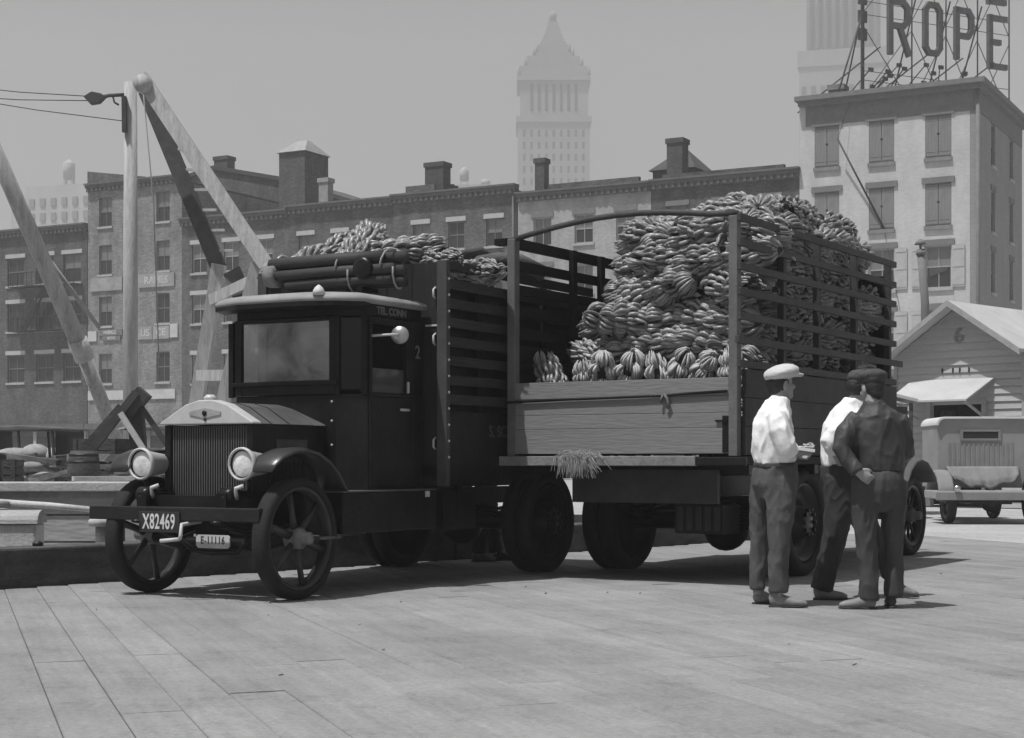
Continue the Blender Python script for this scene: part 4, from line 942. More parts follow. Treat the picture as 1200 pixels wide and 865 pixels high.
for s in (-1, 1):
    for k in range(3): MB().etube([(.5-.1*k, s*.4, .60-.035*k), (0, s*.4, .53-.03*k), (-.5+.1*k, s*.4, .60-.035*k)], [(.04, .014)]*3, side=(0,1,0), n=6).build('leaf_spring', m_tblk, t1)
    for k in range(3): MB().etube([(-3.1-.1*k, s*.42, .66-.035*k), (-3.72, s*.42, .60-.04*k), (-4.3+.1*k, s*.42, .66-.035*k)], [(.04, .016)]*3, side=(0,1,0), n=6).build('leaf_spring', m_tblk, t1)
mb = MB(); mb.cbox((-.5, 0, .6), (.9, .5, .36)); mb.ell((-1.3, 0, .6), (.4, .22, .2)); mb.build('gearbox', m_tblk, t1)
# bumper timber + plates + crank
bmp = MB().box(.36, .46, -.92, .80, .605, .712).build('bumper', m_bump, t1, bevel=.008)
for y in (-.45, .45): MB().box(.30, .358, y-.06, y+.06, .62, .70).build('bumper_bracket', m_tblk, t1)
pl = MB().box(.462, .475, -.375, .035, .515, .675).build('number_plate', m_plate, t1, bevel=.003)
put_text('digits', 'X82469', .165, m_platel, pl, (.4765, -.17, .593), (0,1,0), (0,0,1), .002, .0022, 1.06, .60)
mb = MB(); mb.prism([(.10, .06+y, .43+z) for y, z in [(-.17, -.03), (-.15, -.05), (.15, -.05), (.17, -.03), (.17, .04), (.15, .055), (-.15, .055), (-.17, .04)]], (.012, 0, 0)); p2 = mb.build('number_plate', m_platew, t1)
put_text('digits', 'E-11116', .085, MATS['number_plate'], p2, (.1135, .06, .44), (0,1,0), (0,0,1), .001, .001, 1.1, .8)
MB().etube([(.09, -.32, .47), (.09, -.15, .355), (.09, .06, .345), (.09, .3, .36), (.09, .42, .47)], .022, n=8).build('plate_bracket', m_tblk, t1)
mb = MB(); mb.tube([(.3, .10, .60), (.52, .10, .58), (.53, .10, .50), (.53, .09, .47)], .016, n=8); mb.tube([(.53, .09, .47), (.58, -.06, .455)], .015, n=8); mb.build('starting_crank', m_lamp, t1)
for y in (-.42, .42):   # dumb iron shackles and tow hooks
    mb = MB(); mb.tube([(.1, y, .78), (.3, y, .82), (.40, y, .78), (.38, y, .72)], .03, n=8); mb.ring(1, 1, (.34, y, .80), 'y', [(.03, -.06), (.065, -.06), (.065, .06), (.03, .06)], 14); mb.build('dumb_iron', m_tblk, t1)
    MB().tube([(.34, y+.07, .78), (.42, y+.13, .82), (.46, y+.16, .86), (.42, y+.2, .88)], .016, n=7).build('tow_hook', m_lamp, t1)
# radiator
mb = MB(); mb.box(.0, .10, -.45, -.385, .74, 1.355).box(.0, .10, .385, .45, .74, 1.355).box(.0, .10, -.385, .385, .74, .79); rad = mb.build('radiator', m_tblk, t1, bevel=.008)
mb = MB(); mb.box(.02, .06, -.383, .383, .792, 1.35); mb.build('core', m_core, rad)
mb = MB()
for k in range(31): x = -.37+.74*k/30; mb.box(.062, .082, x-.005, x+.005, .795, 1.345)
mb.build('fins', m_hood, rad)['kind'] = 'stuff'
prof = [(-.475, 1.357), (.475, 1.357), (.47, 1.375), (.21, 1.515), (.07, 1.55), (-.07, 1.55), (-.21, 1.515), (-.47, 1.375)]
shl_ = MB().prism([(.015, y, z) for y, z in prof], (.115, 0, 0)).build('radiator_top', m_shell, t1, bevel=.012)
mb = MB(); mb.prism([(.132, y, 1.445+z) for y, z in [(-.16, .012), (-.06, .03), (0, .04), (.06, .03), (.16, .012), (.16, -.012), (.05, -.03), (0, -.04), (-.05, -.03), (-.16, -.012)]], (.006, 0, 0)); em = mb.build('emblem', M('emblem_tint', .33, .5), shl_)
mb = MB(); mb.lathe([(.022, 0), (.022, .006)], (.139, 0, 1.445), ax=(1,0,0), n=14); mb.lathe([(.012, 0), (.012, .006)], (.133, 0, 1.395), ax=(1,0,0), n=10); mb.build('emblem_boss', m_tblk, shl_)
mb = MB(); mb.lathe([(.05, 0), (.055, .02), (.03, .045)], (.07, 0, 1.548), n=14); mb.build('filler_cap', m_shell, shl_)
# hood: side walls and faceted top
hp = [(-.43, .80), (-.43, 1.36), (-.20, 1.50), (-.06, 1.535), (.06, 1.535), (.20, 1.50), (.43, 1.36), (.43, .80)]
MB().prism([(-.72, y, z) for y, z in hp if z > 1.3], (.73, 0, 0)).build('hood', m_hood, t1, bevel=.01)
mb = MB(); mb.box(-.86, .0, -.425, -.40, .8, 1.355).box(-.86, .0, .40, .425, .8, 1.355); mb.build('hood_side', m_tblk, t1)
mb = MB(); vs = [(-.72, y, z) for y, z in hp if z > 1.3]+[(-.90, y*1.0, min(z, 1.40)) for y, z in hp if z > 1.3]
mb.add(vs, [(0,1,2,3,4,5), (11,10,9,8,7,6)]+[(k, (k+1) % 6, 6+(k+1) % 6, 6+k) for k in range(6)]); mb.build('cowl', m_hood, t1)
for x in (-.17, -.40): MB().prism([(x, y*1.004, z+.004) for y, z in hp if z > 1.3], (.012, 0, 0)).build('hood_strap', m_tblk, t1)
MB().box(-.62, -.22, .427, .434, 1.12, 1.24).build('name_plate', m_faint, t1)
for k in range(9): MB().box(-.60+k*.055, -.565+k*.055, .427, .433, .88, 1.06).build('louvre', m_tbody, t1)
# fenders and headlamps
for s in (-1, 1):
    pts = [(.62*cos(a)*1.02, s*.69, .53+.62*sin(a)) for a in [radians(38+14*k) for k in range(9)]]
    pts = [(.36, (.755 if s > 0 else -.70), .985), (.33, (.755 if s > 0 else -.70), 1.035)]+[(x, (.755 if s > 0 else -.70), z) for x, y, z in pts[2:]]+[(-.66, (.755 if s > 0 else -.70), .75), (-.74, (.755 if s > 0 else -.70), .58), (-.80, (.755 if s > 0 else -.70), .48)]
    MB().etube(pts, [(.095, .010), (.115, .022)]+[(.135, .028)]*(len(pts)-2), side=(0,1,0), n=14).build('fender', m_fend, t1)
    MB().box(-.45, .3, s*.44-.01, s*.44+.01, .80, .84).build('fender_stay', m_tblk, t1)
    hl = MB().lathe([(.03, -.26), (.08, -.22), (.108, -.02), (.122, 0), (.130, .02), (.128, .04), (.116, .048), (.109, .03), (.105, -.01)], (.30, s*.53 if s > 0 else -.49, 1.045), ax=(1, 0, 0), n=26).build('headlight', m_lamp, t1)
    MB().lathe([(.100, .018), (.08, .026), (.045, .033), (.003, .036)], (.30, s*.53 if s > 0 else -.49, 1.045), ax=(1,0,0), n=26, cap=False).build('lens', m_lens, hl)
    MB().ring(1, 1, (.30, s*.53 if s > 0 else -.49, 1.045), 'x', [(.100, .012), (.112, .012), (.112, .034), (.100, .022)], 26).build('gasket', m_tblk, hl)
    mb = MB(); mb.tube([(.24, s*.53, .92), (.22, s*.52, .86), (.12, s*.44, .78)], .018, n=8); mb.build('lamp_bracket', m_tblk, t1)
# cab
cf = [(-.88, -.52), (-1.1, -.76), (-1.79, -.76), (-1.79, .79), (-.97, .79), (-.88, .53)]
MB().prism([(x, y, .82) for x, y in cf], (0, 0, .80)).build('cab_body', m_tblk, t1, bevel=.01)
MB().prism([(x, y*.985, 2.27) for x, y in cf], (0, 0, .10)).build('header', m_tblk, t1, bevel=.006)
MB().box(-1.79, -1.75, -.74, .765, 1.622, 2.268).build('back_panel', m_tblk, t1)
mb = MB(); mb.box(-.905, -.865, -.52, -.455, 1.622, 2.268).box(-.905, -.865, .47, .53, 1.622, 2.268).box(-.905, -.865, -.453, .468, 1.622, 1.74).box(-.90, -.85, -.453, .468, 2.235, 2.266).box(-.90, -.845, -.56, .56, 1.70, 1.735)
wf = mb.build('windscreen_frame', m_tblk, t1, bevel=.005)
MB().box(-.889, -.884, -.453, .468, 1.742, 2.233).build('windscreen', m_wscreen, wf)
for x, y, w_ in ((-.97, .765, .05), (-.89, .55, .04), (-1.1, -.745, .05)): MB().beam((x, y, 1.62), (x, y, 2.27), w_, w_, up=(1,0,0)).build('cab_post', m_tblk, t1)
MB().prism([(-.90, .57, 1.66), (-.957, .735, 1.66), (-.957, .735, 2.25), (-.90, .57, 2.25)], (-.005, -.002, 0)).build('quarter_pane', glass_mat('dim_pane', .012, .15), t1)
mb = MB(); mb.box(-1.62, -.975, .792, .81, .86, 1.60).box(-1.62, -.975, .772, .81, 1.602, 1.635).box(-1.62, -1.52, .772, .81, 1.637, 2.2).box(-1.01, -.975, .772, .81, 1.637, 2.2).box(-1.62, -.975, .772, .81, 2.202, 2.26)
dr = mb.build('door', m_tblk, t1, bevel=.006)
MB().box(-1.79, -1.625, .765, .792, 1.60, 2.268).build('rear_quarter', m_tblk, t1)
MB().box(-1.515, -1.015, .776, .781, 1.64, 1.84).build('pane', glass_mat('dropped_pane', .06), dr)
mb = MB(); mb.box(-1.535, -1.515, .811, .825, 1.645, 1.74); mb.tube([(-1.5, .80, 1.5), (-1.5, .84, 1.5), (-1.38, .84, 1.5)], .012, n=6); mb.build('handle', m_lamp, dr)
put_text('lettering', 'TEL. CONN', .085, m_faded, t1, (-1.33, .782, 2.32), (-1,0,0), (0,0,1), .002, .003, 1.0, 1.0)
put_text('number', '2', .16, m_faded, t1, (-1.71, .7945, 2.0), (-1,0,0), (0,0,1), .002, .002)
mb = MB(); mb.box(-1.55, -1.15, -.7, .7, 1.1, 1.62).box(-1.57, -1.47, -.68, .70, 1.625, 1.86); mb.build('seat', m_tbody, t1, bevel=.02)
mb = MB(); mb.ring(1, 1, (0,0,0), 'z', [(.20, -.012), (.225, -.012), (.225, .012), (.20, .012)], 26); mb.tube([(-.2,0,0),(.2,0,0)], .01, n=6); mb.tube([(0,-.2,0),(0,.2,0)], .01, n=6); o = mb.build('steering_wheel', m_tblk, t1, (-1.12, .34, 1.80)); o.rotation_euler = (0, radians(-28), 0)
rf = [(-.60, -.30), (-.585, .05), (-.60, .40), (-.68, .66), (-.86, .84), (-1.80, .84), (-1.80, -.84), (-.95, -.80), (-.70, -.60)]
mb = MB(); n = len(rf)
lay = [(1.0, 2.372), (1.0, 2.40), (.975, 2.425), (.9, 2.45), (.6, 2.475), (.1, 2.485)]
cx, cy = -1.22, 0.0
vs = [(cx+(x-cx)*k, cy+(y-cy)*k, z) for k, z in lay for x, y in rf]
mb.add(vs, [(i*n+j, i*n+(j+1) % n, (i+1)*n+(j+1) % n, (i+1)*n+j) for i in range(len(lay)-1) for j in range(n)]+[tuple(range(n-1,-1,-1)), tuple((len(lay)-1)*n+j for j in range(n))], True)
mb.build('cab_roof', m_cabtop, t1)
mb = MB(); mb.prism([(x*1.0+.0, y*.99, 2.335) for x, y in rf[:5]]+[(-.99, .80, 2.335), (-.88, .5, 2.335), (-.88, -.5, 2.335), (-1.0, -.74, 2.335)]+[(rf[8][0], rf[8][1], 2.335)], (0, 0, .035)); mb.build('visor', m_tblk, t1)
MB().lathe([(.05, 0), (.048, .035), (.034, .06), (.012, .08), (.003, .085)], (-.66, .52, 2.42), n=16).build('marker_lamp', m_platew, t1)
mb = MB(); mb.tube([(-1.0, .80, 2.10), (-1.08, .95, 2.11), (-1.14, .98, 2.11)], .011, n=7); mr = mb.build('mirror_arm', m_lamp, t1)
MB().lathe([(.02, -.05), (.055, -.03), (.075, 0), (.07, .012), (.01, .018)], (-1.16, .98, 2.11), ax=(.9, .4, 0), n=22).build('mirror', M('mirror_shell', .40, .3, .15, 10, .03, metal=.6), mr)
for z in (1.0, 1.2, 1.4, 1.56): MB().lathe([(.012, 0), (.008, .01)], (-.882, .49, z), ax=(1,0,0), n=8).build('rivet', m_lamp, t1)
# step box and running board
sb = MB().box(-1.85, -.47, .45, .90, .485, .815).build('step_box', m_tblk, t1, bevel=.01)
MB().box(-1.85, -.46, .44, .905, .817, .828).build('step_tread', m_hood, t1)
MB().box(-.50, -.22-.0, .5, .86, .452, .475).build('running_board', m_hood, t1)
MB().box(-1.72, -1.66, .902, .912, .76, .81).build('latch', m_lamp, t1)
mb = MB(); mb.box(-1.6, -.5, -.85, -.45, .45, .8); mb.build('fuel_tank', m_tblk, t1, bevel=.03)
# slatted body
m_slat_lit = M('slat_lit', .03, .5, .5, 3, .3, 25, (.3, 1, 2), spec=.3, fine=.25)  # slats lighter than the body boards: their lit top edges put into the colour
BX0, BX1, ZT = -1.83, -4.60, 2.79
MB().box(BX1, BX0, -1.0, 1.0, .93, 1.03).build('body_floor', m_tbody, t1)
for s in (-1, 1): MB().box(BX1+.05, BX0-.05, s*.45-.06, s*.45+.06, .83, .928).build('body_sill', m_tblk, t1)
for k in range(7): MB().box(BX0-.04, BX0, -.925+k*.2643, -.925+(k+1)*.2643-.006, .85, ZT).build('front_board', M('front_board_worn', .022, .6, .4, 3, .3, 25, (1, 2, .5), spec=.25), t1)
MB().box(-1.86, -1.80, .93, 1.03, .85, ZT+.01).build('corner_post', M('body_post', .06, .6, .3, 3, .2), t1, bevel=.006)
MB().box(-1.86, -1.80, -1.03, -.93, .85, ZT+.01).build('corner_post', MATS['body_post'], t1, bevel=.006)
for s in (-1, 1):
    MB().box(BX1, -1.862, s*.985-.018, s*.985+.018, 1.035, 1.50).build('skirt_board', m_tblk, t1)
    MB().box(BX1, -1.862, s*.985-.022, s*.985+.022, .90, 1.03).build('skirt_board', m_tblk, t1)
    for k in range(8):
        z = 1.56+k*.166
        MB().box(BX1, -1.862, s*1.0-.018, s*1.0+.018, z, z+.085).build('slat', m_slat_lit, t1, bevel=.004)
    for x in (-2.45, -3.05, -3.65, -4.25): MB().box(x-.035, x+.035, s*.96-.018, s*.96+.018, 1.035, ZT).build('stake', m_tbody, t1)
    MB().box(BX1+.03, -1.88, s*.90-.01, s*.90+.01, 1.04, 2.62).build('liner', m_tblk, t1)
for k in range(10): MB().box(BX1, BX1+.04, -.98, .98, 1.06+k*.17, 1.06+k*.17+.12).build('end_slat', m_tbody, t1)
MB().box(BX1+.05, BX0-.05, -.88, .88, 2.52, 2.58).build('load_board', m_tbody, t1)
put_text('lettering', 'S. SC', .15, m_faint, t1, (-2.72, 1.0045, 1.33), (-1,0,0), (0,0,1), .002, .003)
for z in (2.52, 2.12, 1.22):
    MB().etube([(-1.83, .90, z+.05), (-1.795, .90, z+.03), (-1.795, .90, z-.03), (-1.83, .90, z-.05)], .010, n=6).build('grab_ring', m_lamp, t1)
MB().box(-1.829, -1.82, .80, .925, 2.235, 2.25).build('strap_hinge', m_lamp, t1)
for k in range(12): MB().lathe([(.014, 0), (.008, .012)], (-1.835, 1.03, 1.1+k*.14), ax=(0,1,0), n=8).build('rivet', m_lamp, t1)
mb = MB(); mb.beam((-2.2, .9, .86), (-2.2, .9, .55), .06, .06); mb.box(-2.5, -1.95, .3, .9, .46, .8); mb.build('battery_box', m_tblk, t1)
# bundle of spare stakes carried in front of the body over the cab
R1 = Matrix.Rotation(T1A, 3, 'Z')
def w1(x, y, z): return T1O+R1@Vector((x, y, z))
pb = thing('stake_bundle', 'bundle of round spare stakes and rolled canvas lashed across the cab roof', 'poles', w1(-1.52, -.20, 2.56), T1A)
m_pole = M('stake_wood', .045, .7, .35, 3, .25, 30, (1, .4, 1))
for (x, z, r_, y0, y1) in ((.06, .255, .055, -.40, .80), (-.06, .26, .05, -.32, .96), (.08, .15, .045, -.36, .92), (-.05, .145, .05, -.30, .95), (.07, .06, .04, -.22, .90), (-.06, .05, .05, -.35, .95)):
    MB().tube([(x, y0, z), (x+.01, (y0+y1)/2, z+.006), (x, y1, z)], r_, n=10).build('stake', m_pole, pb)
MB().lathe([(.05, -.02), (.105, 0), (.11, .1), (.1, .12)], (.04, -.44, .16), axis='y', n=16).build('canvas_end', M('canvas_grey', .2, .9, .3, 10, .4), pb)
for y in (.35, .82):
    mb = MB(); pts = [(.14*cos(a)+.0, y+.01*k, .155+.175*sin(a)) for k, a in enumerate([2*pi*j/14 for j in range(15)])]; mb.tube(pts, .009, n=6); mb.build('lashing', m_rope, pb)
MB().lathe([(.03,0),(.09,.01),(.095,.05),(.06,.06)], (.12, .66, .16), ax=(1,0,0), n=16).build('rope_coil', m_tblk, pb)
for y in (-.2, .6): MB().box(-.12, .12, y-.03, y+.03, -.03, .002).build('bearer', m_tblk, pb)
cr = thing('canvas_roll', 'grey rolled canvas lying on the slatted body top at its tail', 'canvas roll', w1(-3.0, .72, 2.81), T1A)
mb = MB(); mb.etube([(.25, .05, .06), (.0, .1, .09), (-.25, .2, .10), (-.5, .30, .03)], [(.10, .07), (.12, .10), (.11, .1), (.1, .07)], n=14); mb.build('roll', M('canvas_roll_cloth', .11, .9, .3, 6, .4), cr)
mb = MB(); mb.etube([(.42, -.35, .02), (.0, -.22, .06), (-.4, -.15, .04)], [(.2, .04), (.28, .07), (.2, .04)], n=12); mb.build('loose_flap', MATS['canvas_roll_cloth'], cr)

# ================================================================ truck two: seen from its tail, backing towards us
T2A = atan2(.848, .53); T2O = Vector((.933, 14.218, 0)); R2 = Matrix.Rotation(T2A, 3, 'Z')
def w2(x, y, z): return T2O+R2@Vector((x, y, z))
t2k = thing('truck', 'stake sided truck with pale plank tailboard, piled high with bananas above the rails', 'truck', T2O, T2A, 'trucks loaded with bananas')
m_tail = M('tailboard_plank', .20, .7, .07, 1.6, .2, 26, (1, .25, 2), fine=.08, rand=.05); m_rail = M('stake_rail', .05, .65, .3, 3, .25, 25, (.4, 1, 2), fine=.15); m_post = M('stake_post', .13, .65, .25, 3, .2)
for s in (1, -1): disc_wheel(t2k, (1.64, s*.93 if s < 0 else .86, .5), .5, .34, s)
for s in (1, -1): spoke_wheel(t2k, (5.45, s*.80, .45), .45, .15, 10, m_tblk, m_carg, .024, .08, s)
mb = MB()
for s in (-1, 1): mb.box(.1, 6.2, s*.42-.05, s*.42+.05, .74, .93)
mb.box(.12, .3, -.37, .37, .76, .92); mb.box(3, 3.1, -.37, .37, .76, .92)
mb.build('frame', m_tblk, t2k)
MB().box(.06, .11, -.92, .50, .70, .99).build('rear_cross_member', M('cross_member_dusty', .03, .5, .4, 3, .2), t2k)
mb = MB(); mb.tube([(1.64, -.86, .5), (1.64, .86, .5)], .09, n=10); mb.ell((1.64, -.28, .45), (.26, .22, .24)); mb.tube([(1.5, -.2, .5), (4, 0, .62)], .05, n=8); mb.build('rear_axle', m_tblk, t2k)
for s in (-1, 1):
    for k in range(5): MB().etube([(.94+.1*k, s*.5, .66-.035*k), (1.64, s*.5, .60-.03*k), (2.34-.1*k, s*.5, .66-.035*k)], [(.045, .016)]*3, side=(0,1,0), n=6).build('leaf_spring', m_tblk, t2k)
mb = MB(); mb.box(.55, .9, -.75, -.28, .42, .68)
tb = mb.build('tool_box', m_tblk, t2k)
for k in range(5): MB().box(.535, .548, -.73+k*.09, -.67+k*.09, .45, .66).build('rib', m_core, tb)
mb = MB(); mb.box(2.2, 3.3, -.75, -.42, .42, .72).box(2.3, 3.4, .42, .8, .40, .75).box(3.6, 4.6, -.3, .3, .4, .75).box(2.4, 3.3, -.4, .4, .36, .7); mb.build('under_box', m_tblk, t2k)
for k in range(9): MB().box(-.03 if k else -.03, 3.92, -1.22+k*.2711, -1.22+(k+1)*.2711-.006, 1.04, 1.105).build('bed_plank', m_tbody, t2k)
MB().box(-.085, -.033, -.78, 1.2, 1.025, 1.11).build('bed_end_board', M('bed_edge_worn', .20, .7, .35, 5, .35, 25), t2k, bevel=.006)
MB().box(-.08, -.033, -1.24, -.785, 1.03, 1.10).build('bed_end_board', m_tblk, t2k, bevel=.006)
for x in (.2, .9, 1.7, 2.5, 3.3): MB().box(x, x+.1, -1.15, 1.15, .95, 1.035).build('bed_joist', m_tblk, t2k)
zz = [1.13, 1.352, 1.478, 1.622, 1.775]
for a, b in zip(zz, zz[1:]):
    MB().box(-.03+random.uniform(-.004, .004), .015, -1.065, 1.125, a+.0015, b-.0015).build('tail_plank', m_tail, t2k, bevel=.0025)
MB().box(.02, .04, -1.06, 1.07, 1.12, 1.74).build('added_tail_backing', m_tbody, t2k)  # added backing board, keeps sunlight from showing through the tailboard seams
MB().etube([(-.045, 1.13, 1.60), (-.045, .5, 1.615), (-.045, -.2, 1.625), (-.045, -1.06, 1.655)], .012, n=6).build('tie_rod', m_tblk, t2k)
mb = MB(); mb.tube([(-.045, -.47, 1.64), (-.06, -.50, 1.61), (-.055, -.52, 1.56), (-.05, -.50, 1.52)], .014, n=6); mb.tube([(-.05, -.46, 1.64), (-.06, -.44, 1.57)], .012, n=6); mb.build('hook', m_post, t2k)
for y in (1.10, -1.04): MB().box(-.036, -.031, y-.03, y+.03, 1.14, 1.45).build('strap_hinge', m_tblk, t2k)
MB().box(-.05, -.032, -1.06, -.95, 1.40, 1.415).build('latch', m_tblk, t2k)
for y, zt in ((1.085, 3.09), (-1.11, 3.13)): MB().box(-.045, .045, y-.04, y+.04, 1.107, zt).build('corner_post', m_post, t2k, bevel=.006)
mb = MB(); mb.etube([(0, 1.12-.0, 3.08)]+[(0, 1.085-2.195*k/10, 3.09+.004*k+.115*sin(pi*k/10)) for k in range(1, 10)]+[(0, -1.14, 3.15)], [(.016, .026)]*11, side=(1,0,0), n=8); mb.build('arch_rail', m_rail, t2k)
MB().box(-.05, .05, 1.13, 1.26, 3.04, 3.10).build('rail_stub', m_tbody, t2k)
RZ = [3.11, 2.90, 2.70, 2.49, 2.285, 2.085, 1.885]
for k, z in enumerate(RZ):
    MB().box(-.06 if k != 5 else -.10, 3.9 if k != 5 else 4.1, -1.19, -1.155, z-.031, z+.031).build('side_rail', m_rail, t2k, bevel=.004)
for x in (.99, 1.84, 2.82, 3.82): MB().box(x-.032, x+.032, -1.15, -1.09, 1.107, RZ[0]+.04).build('stake', m_rail, t2k)
for a, b in ((1.12, 1.36), (1.366, 1.60), (1.606, 1.84)): MB().box(.05, 3.9, -1.19, -1.155, a, b).build('side_board', M('side_board_dusty', .045, .7, .5, 1.5, .2, 20), t2k)
for z, h in ((3.06, .10), (2.86, .09), (2.64, .09), (2.44, .10), (2.24, .10), (2.04, .12), (1.84, .12), (1.64, .14), (1.44, .15), (1.24, .15)):
    MB().box(.05, 3.9, 1.095, 1.125, z-h/2, z+h/2).build('side_rail', m_tbody, t2k)
for x in (1.06, 1.62, 2.6, 3.6): MB().box(x-.04, x+.04, 1.04, 1.09, 1.107, 3.1).build('stake', m_tbody, t2k)
for k in range(8): MB().box(3.88, 3.92, -1.08+k*.27, -1.08+(k+1)*.27-.01, 1.11, 3.0).build('head_board', m_tbody, t2k)
# low cab and hood ahead of the bed
cp = [(3.98, .84), (3.98, 2.25), (4.95, 2.30), (5.0, 1.5), (5.0, .84)]
MB().prism([(x, -.70, z) for x, z in cp], (0, 1.40, 0)).build('cab', m_tblk, t2k, bevel=.03)
MB().box(4.2, 4.8, -.708, -.702, 1.65, 2.15).build('cab_window', m_pane, t2k)
MB().prism([(x, -.42, z) for x, z in [(5.0, .8), (6.15, .8), (6.15, 1.28), (5.0, 1.42)]], (0, .84, 0)).build('hood', m_tblk, t2k, bevel=.05)
MB().box(6.155, 6.24, -.46, .46, .7, 1.34).build('radiator', m_tblk, t2k, bevel=.02)
for s in (-1, 1):
    pts = [(4.92, s*.80, .42), (4.90, s*.80, .62), (4.93, s*.80, .85)]+[(5.45+.56*cos(a), s*.80, .58+.5*sin(a)) for a in [radians(150-20*k) for k in range(7)]]
    MB().etube(pts, [(.17, .02)]*len(pts), side=(0,1,0), n=12).build('fender', m_carg, t2k)
    MB().prism([(x, s*.62-.01, z) for x, z in [(4.92, .55), (5.9, .55), (5.95, .98), (5.6, 1.02), (5.1, 1.0)]], (0, .02, 0)).build('fender_apron', m_carg, t2k)
hs = MB(); r = random.Random(8)
for k in range(420):
    y = r.gauss(.36, .075); x = -.06+r.uniform(-.03, .05); z = 1.113+abs(r.gauss(0, .018)); L = r.uniform(.04, .19); a = r.uniform(0, 6.28)
    if r.random() < .45: p2_ = (x-.02*r.random(), y+.06*cos(a), z+.02*sin(a)); p3_ = (x-.06, y+.12*cos(a), z-.02)
    else: p2_ = (-.10-.02*r.random(), y+.03*cos(a), 1.10); p3_ = (-.10-.03*r.random(), y+.06*cos(a)+(-.08 if y < .3 else 0), 1.10-L)
    hs.tube([(x+.02, y, z), p2_, p3_], 0.0019, n=3, cap=False)
hs2 = hs.build('straw_tuft', M('straw', .36, .9, .25, 20, 0), None, T2O, T2A)
tag(hs2, 'tuft of pale loose straw hanging over the tail edge of the truck bed', 'straw', kind='stuff')

# ================================================================ bananas
m_ban = M('banana_skin', .25, .34, .45, 11, .1, 60, rand=.20, spec=.5); m_stalk_shade = M('banana_stalk_shade', .03, .8, .3, 10, .2)
m_ban_sunlit = M('banana_sunlit', .46, .55, .2, 14, .1, 60, rand=.12)  # lighter skin: glaring sun on the row above the tailboard, put into the colour
def hand_mesh(name, mat, seed, nf=9, spread=2.5, r0=.045, r1=.158, ln=.17, th=.0178):
    r = random.Random(seed); mb = MB()
    for row in range(2):
        for k in range(nf-row):
            a = -spread/2+spread*(k+.5*row)/(nf-1)+r.uniform(-.09, .09); q = r1-row*.05+r.uniform(-.018, .014); L = ln+r.uniform(-.035, .03); x0 = -.03+row*.03; tw = r.uniform(-.22, .22); tk = th*r.uniform(.9, 1.08)
            pts = []; rad = []
            for t in (0, .12, .28, .46, .64, .82, .94, 1.0):
                bow = sin(pi*min(1, t*1.02)*.62); rr_ = r0+(q-r0)*bow/sin(pi*.5); rr_ = min(rr_, q)-.055*max(0, t-.55)**1.2*1.6; xx = x0+L*(t**1.25); aa = a+tw*t
                pts.append((xx, rr_*sin(aa), rr_*cos(aa))); rad.append(tk*(.42 if t == 0 else .55 if t < .2 else .92 if t < .4 else 1.05 if t < .8 else .86 if t < .9 else .5 if t < .97 else .26))
            mb.etube(pts, rad, n=6)
    mb.ell((-.005, 0, r0*.9), (.02, .05, .02), None, 8, 5)
    return mb.mesh(name, mat)
HANDS = [hand_mesh('hand', m_ban, k, 9+k % 3, 2.5+.2*(k % 2)) for k in range(6)]
HANDS_SUNLIT = [hand_mesh('hand', m_ban_sunlit, 20+k, 9, 2.5, .04, .15, .17, .0165) for k in range(2)]
STALK = MB().etube([(-.52, 0, .0), (-.3, .01, 0), (0, 0, 0), (.3, -.01, 0), (.50, 0, 0)], [.016, .06, .075, .06, .02], n=8).mesh('stalk', m_stalk_shade)  # stalk thickened and darkened so gaps between the fingers read as shade
def bunch(M4, label, group, hands=HANDS, n=8, rot0=0.0, scale=1.0, seed=0, span=.80):
    r = random.Random(seed)
    root = thing('banana_bunch', label, 'bananas', (0,0,0), 0, group); root.matrix_world = M4; root.location = M4.to_translation(); root.rotation_euler = M4.to_euler(); root.scale = (scale,)*3
    st_ = put('stalk', STALK, root)
    if span < .8: st_.scale = (span/.8+.1, 1, 1)
    for k in range(n):
        for q in range(2):
            h = put('hand', hands[r.randrange(len(hands))], root, (-span*.525+span*k/(n-1)-.06+.03*q, 0, 0)); h.rotation_euler = (rot0+k*.9+q*pi+r.uniform(-.4, .4), r.uniform(-.22, .22), r.uniform(-.22, .22))
            s_ = r.uniform(.86, 1.12)*(.80 if k in (0, n-1) else 1); h.scale = (1, s_, s_)
    return root
def place2(x, y, z, yaw, pitch, **kw):
    """bunch in the truck frame: yaw 0 = along the truck, 90 = across"""
    m = Matrix.Translation(w2(x, y, z))@(R2@Matrix.Rotation(radians(yaw), 3, 'Z')@Matrix.Rotation(radians(pitch), 3, 'Y')).to_4x4()
    return bunch(m, **kw)
r = random.Random(21); G = 'green banana bunches stacked on the stake sided truck'
ordn = ['bottom', 'second', 'third', 'fourth', 'fifth', 'sixth', 'seventh', 'eighth']
LZ = [1.30+.262*k for k in range(8)]
sd_ = 0
side_n = ['next to the corner post', 'near the second stake', 'near the third stake', 'by the front end']
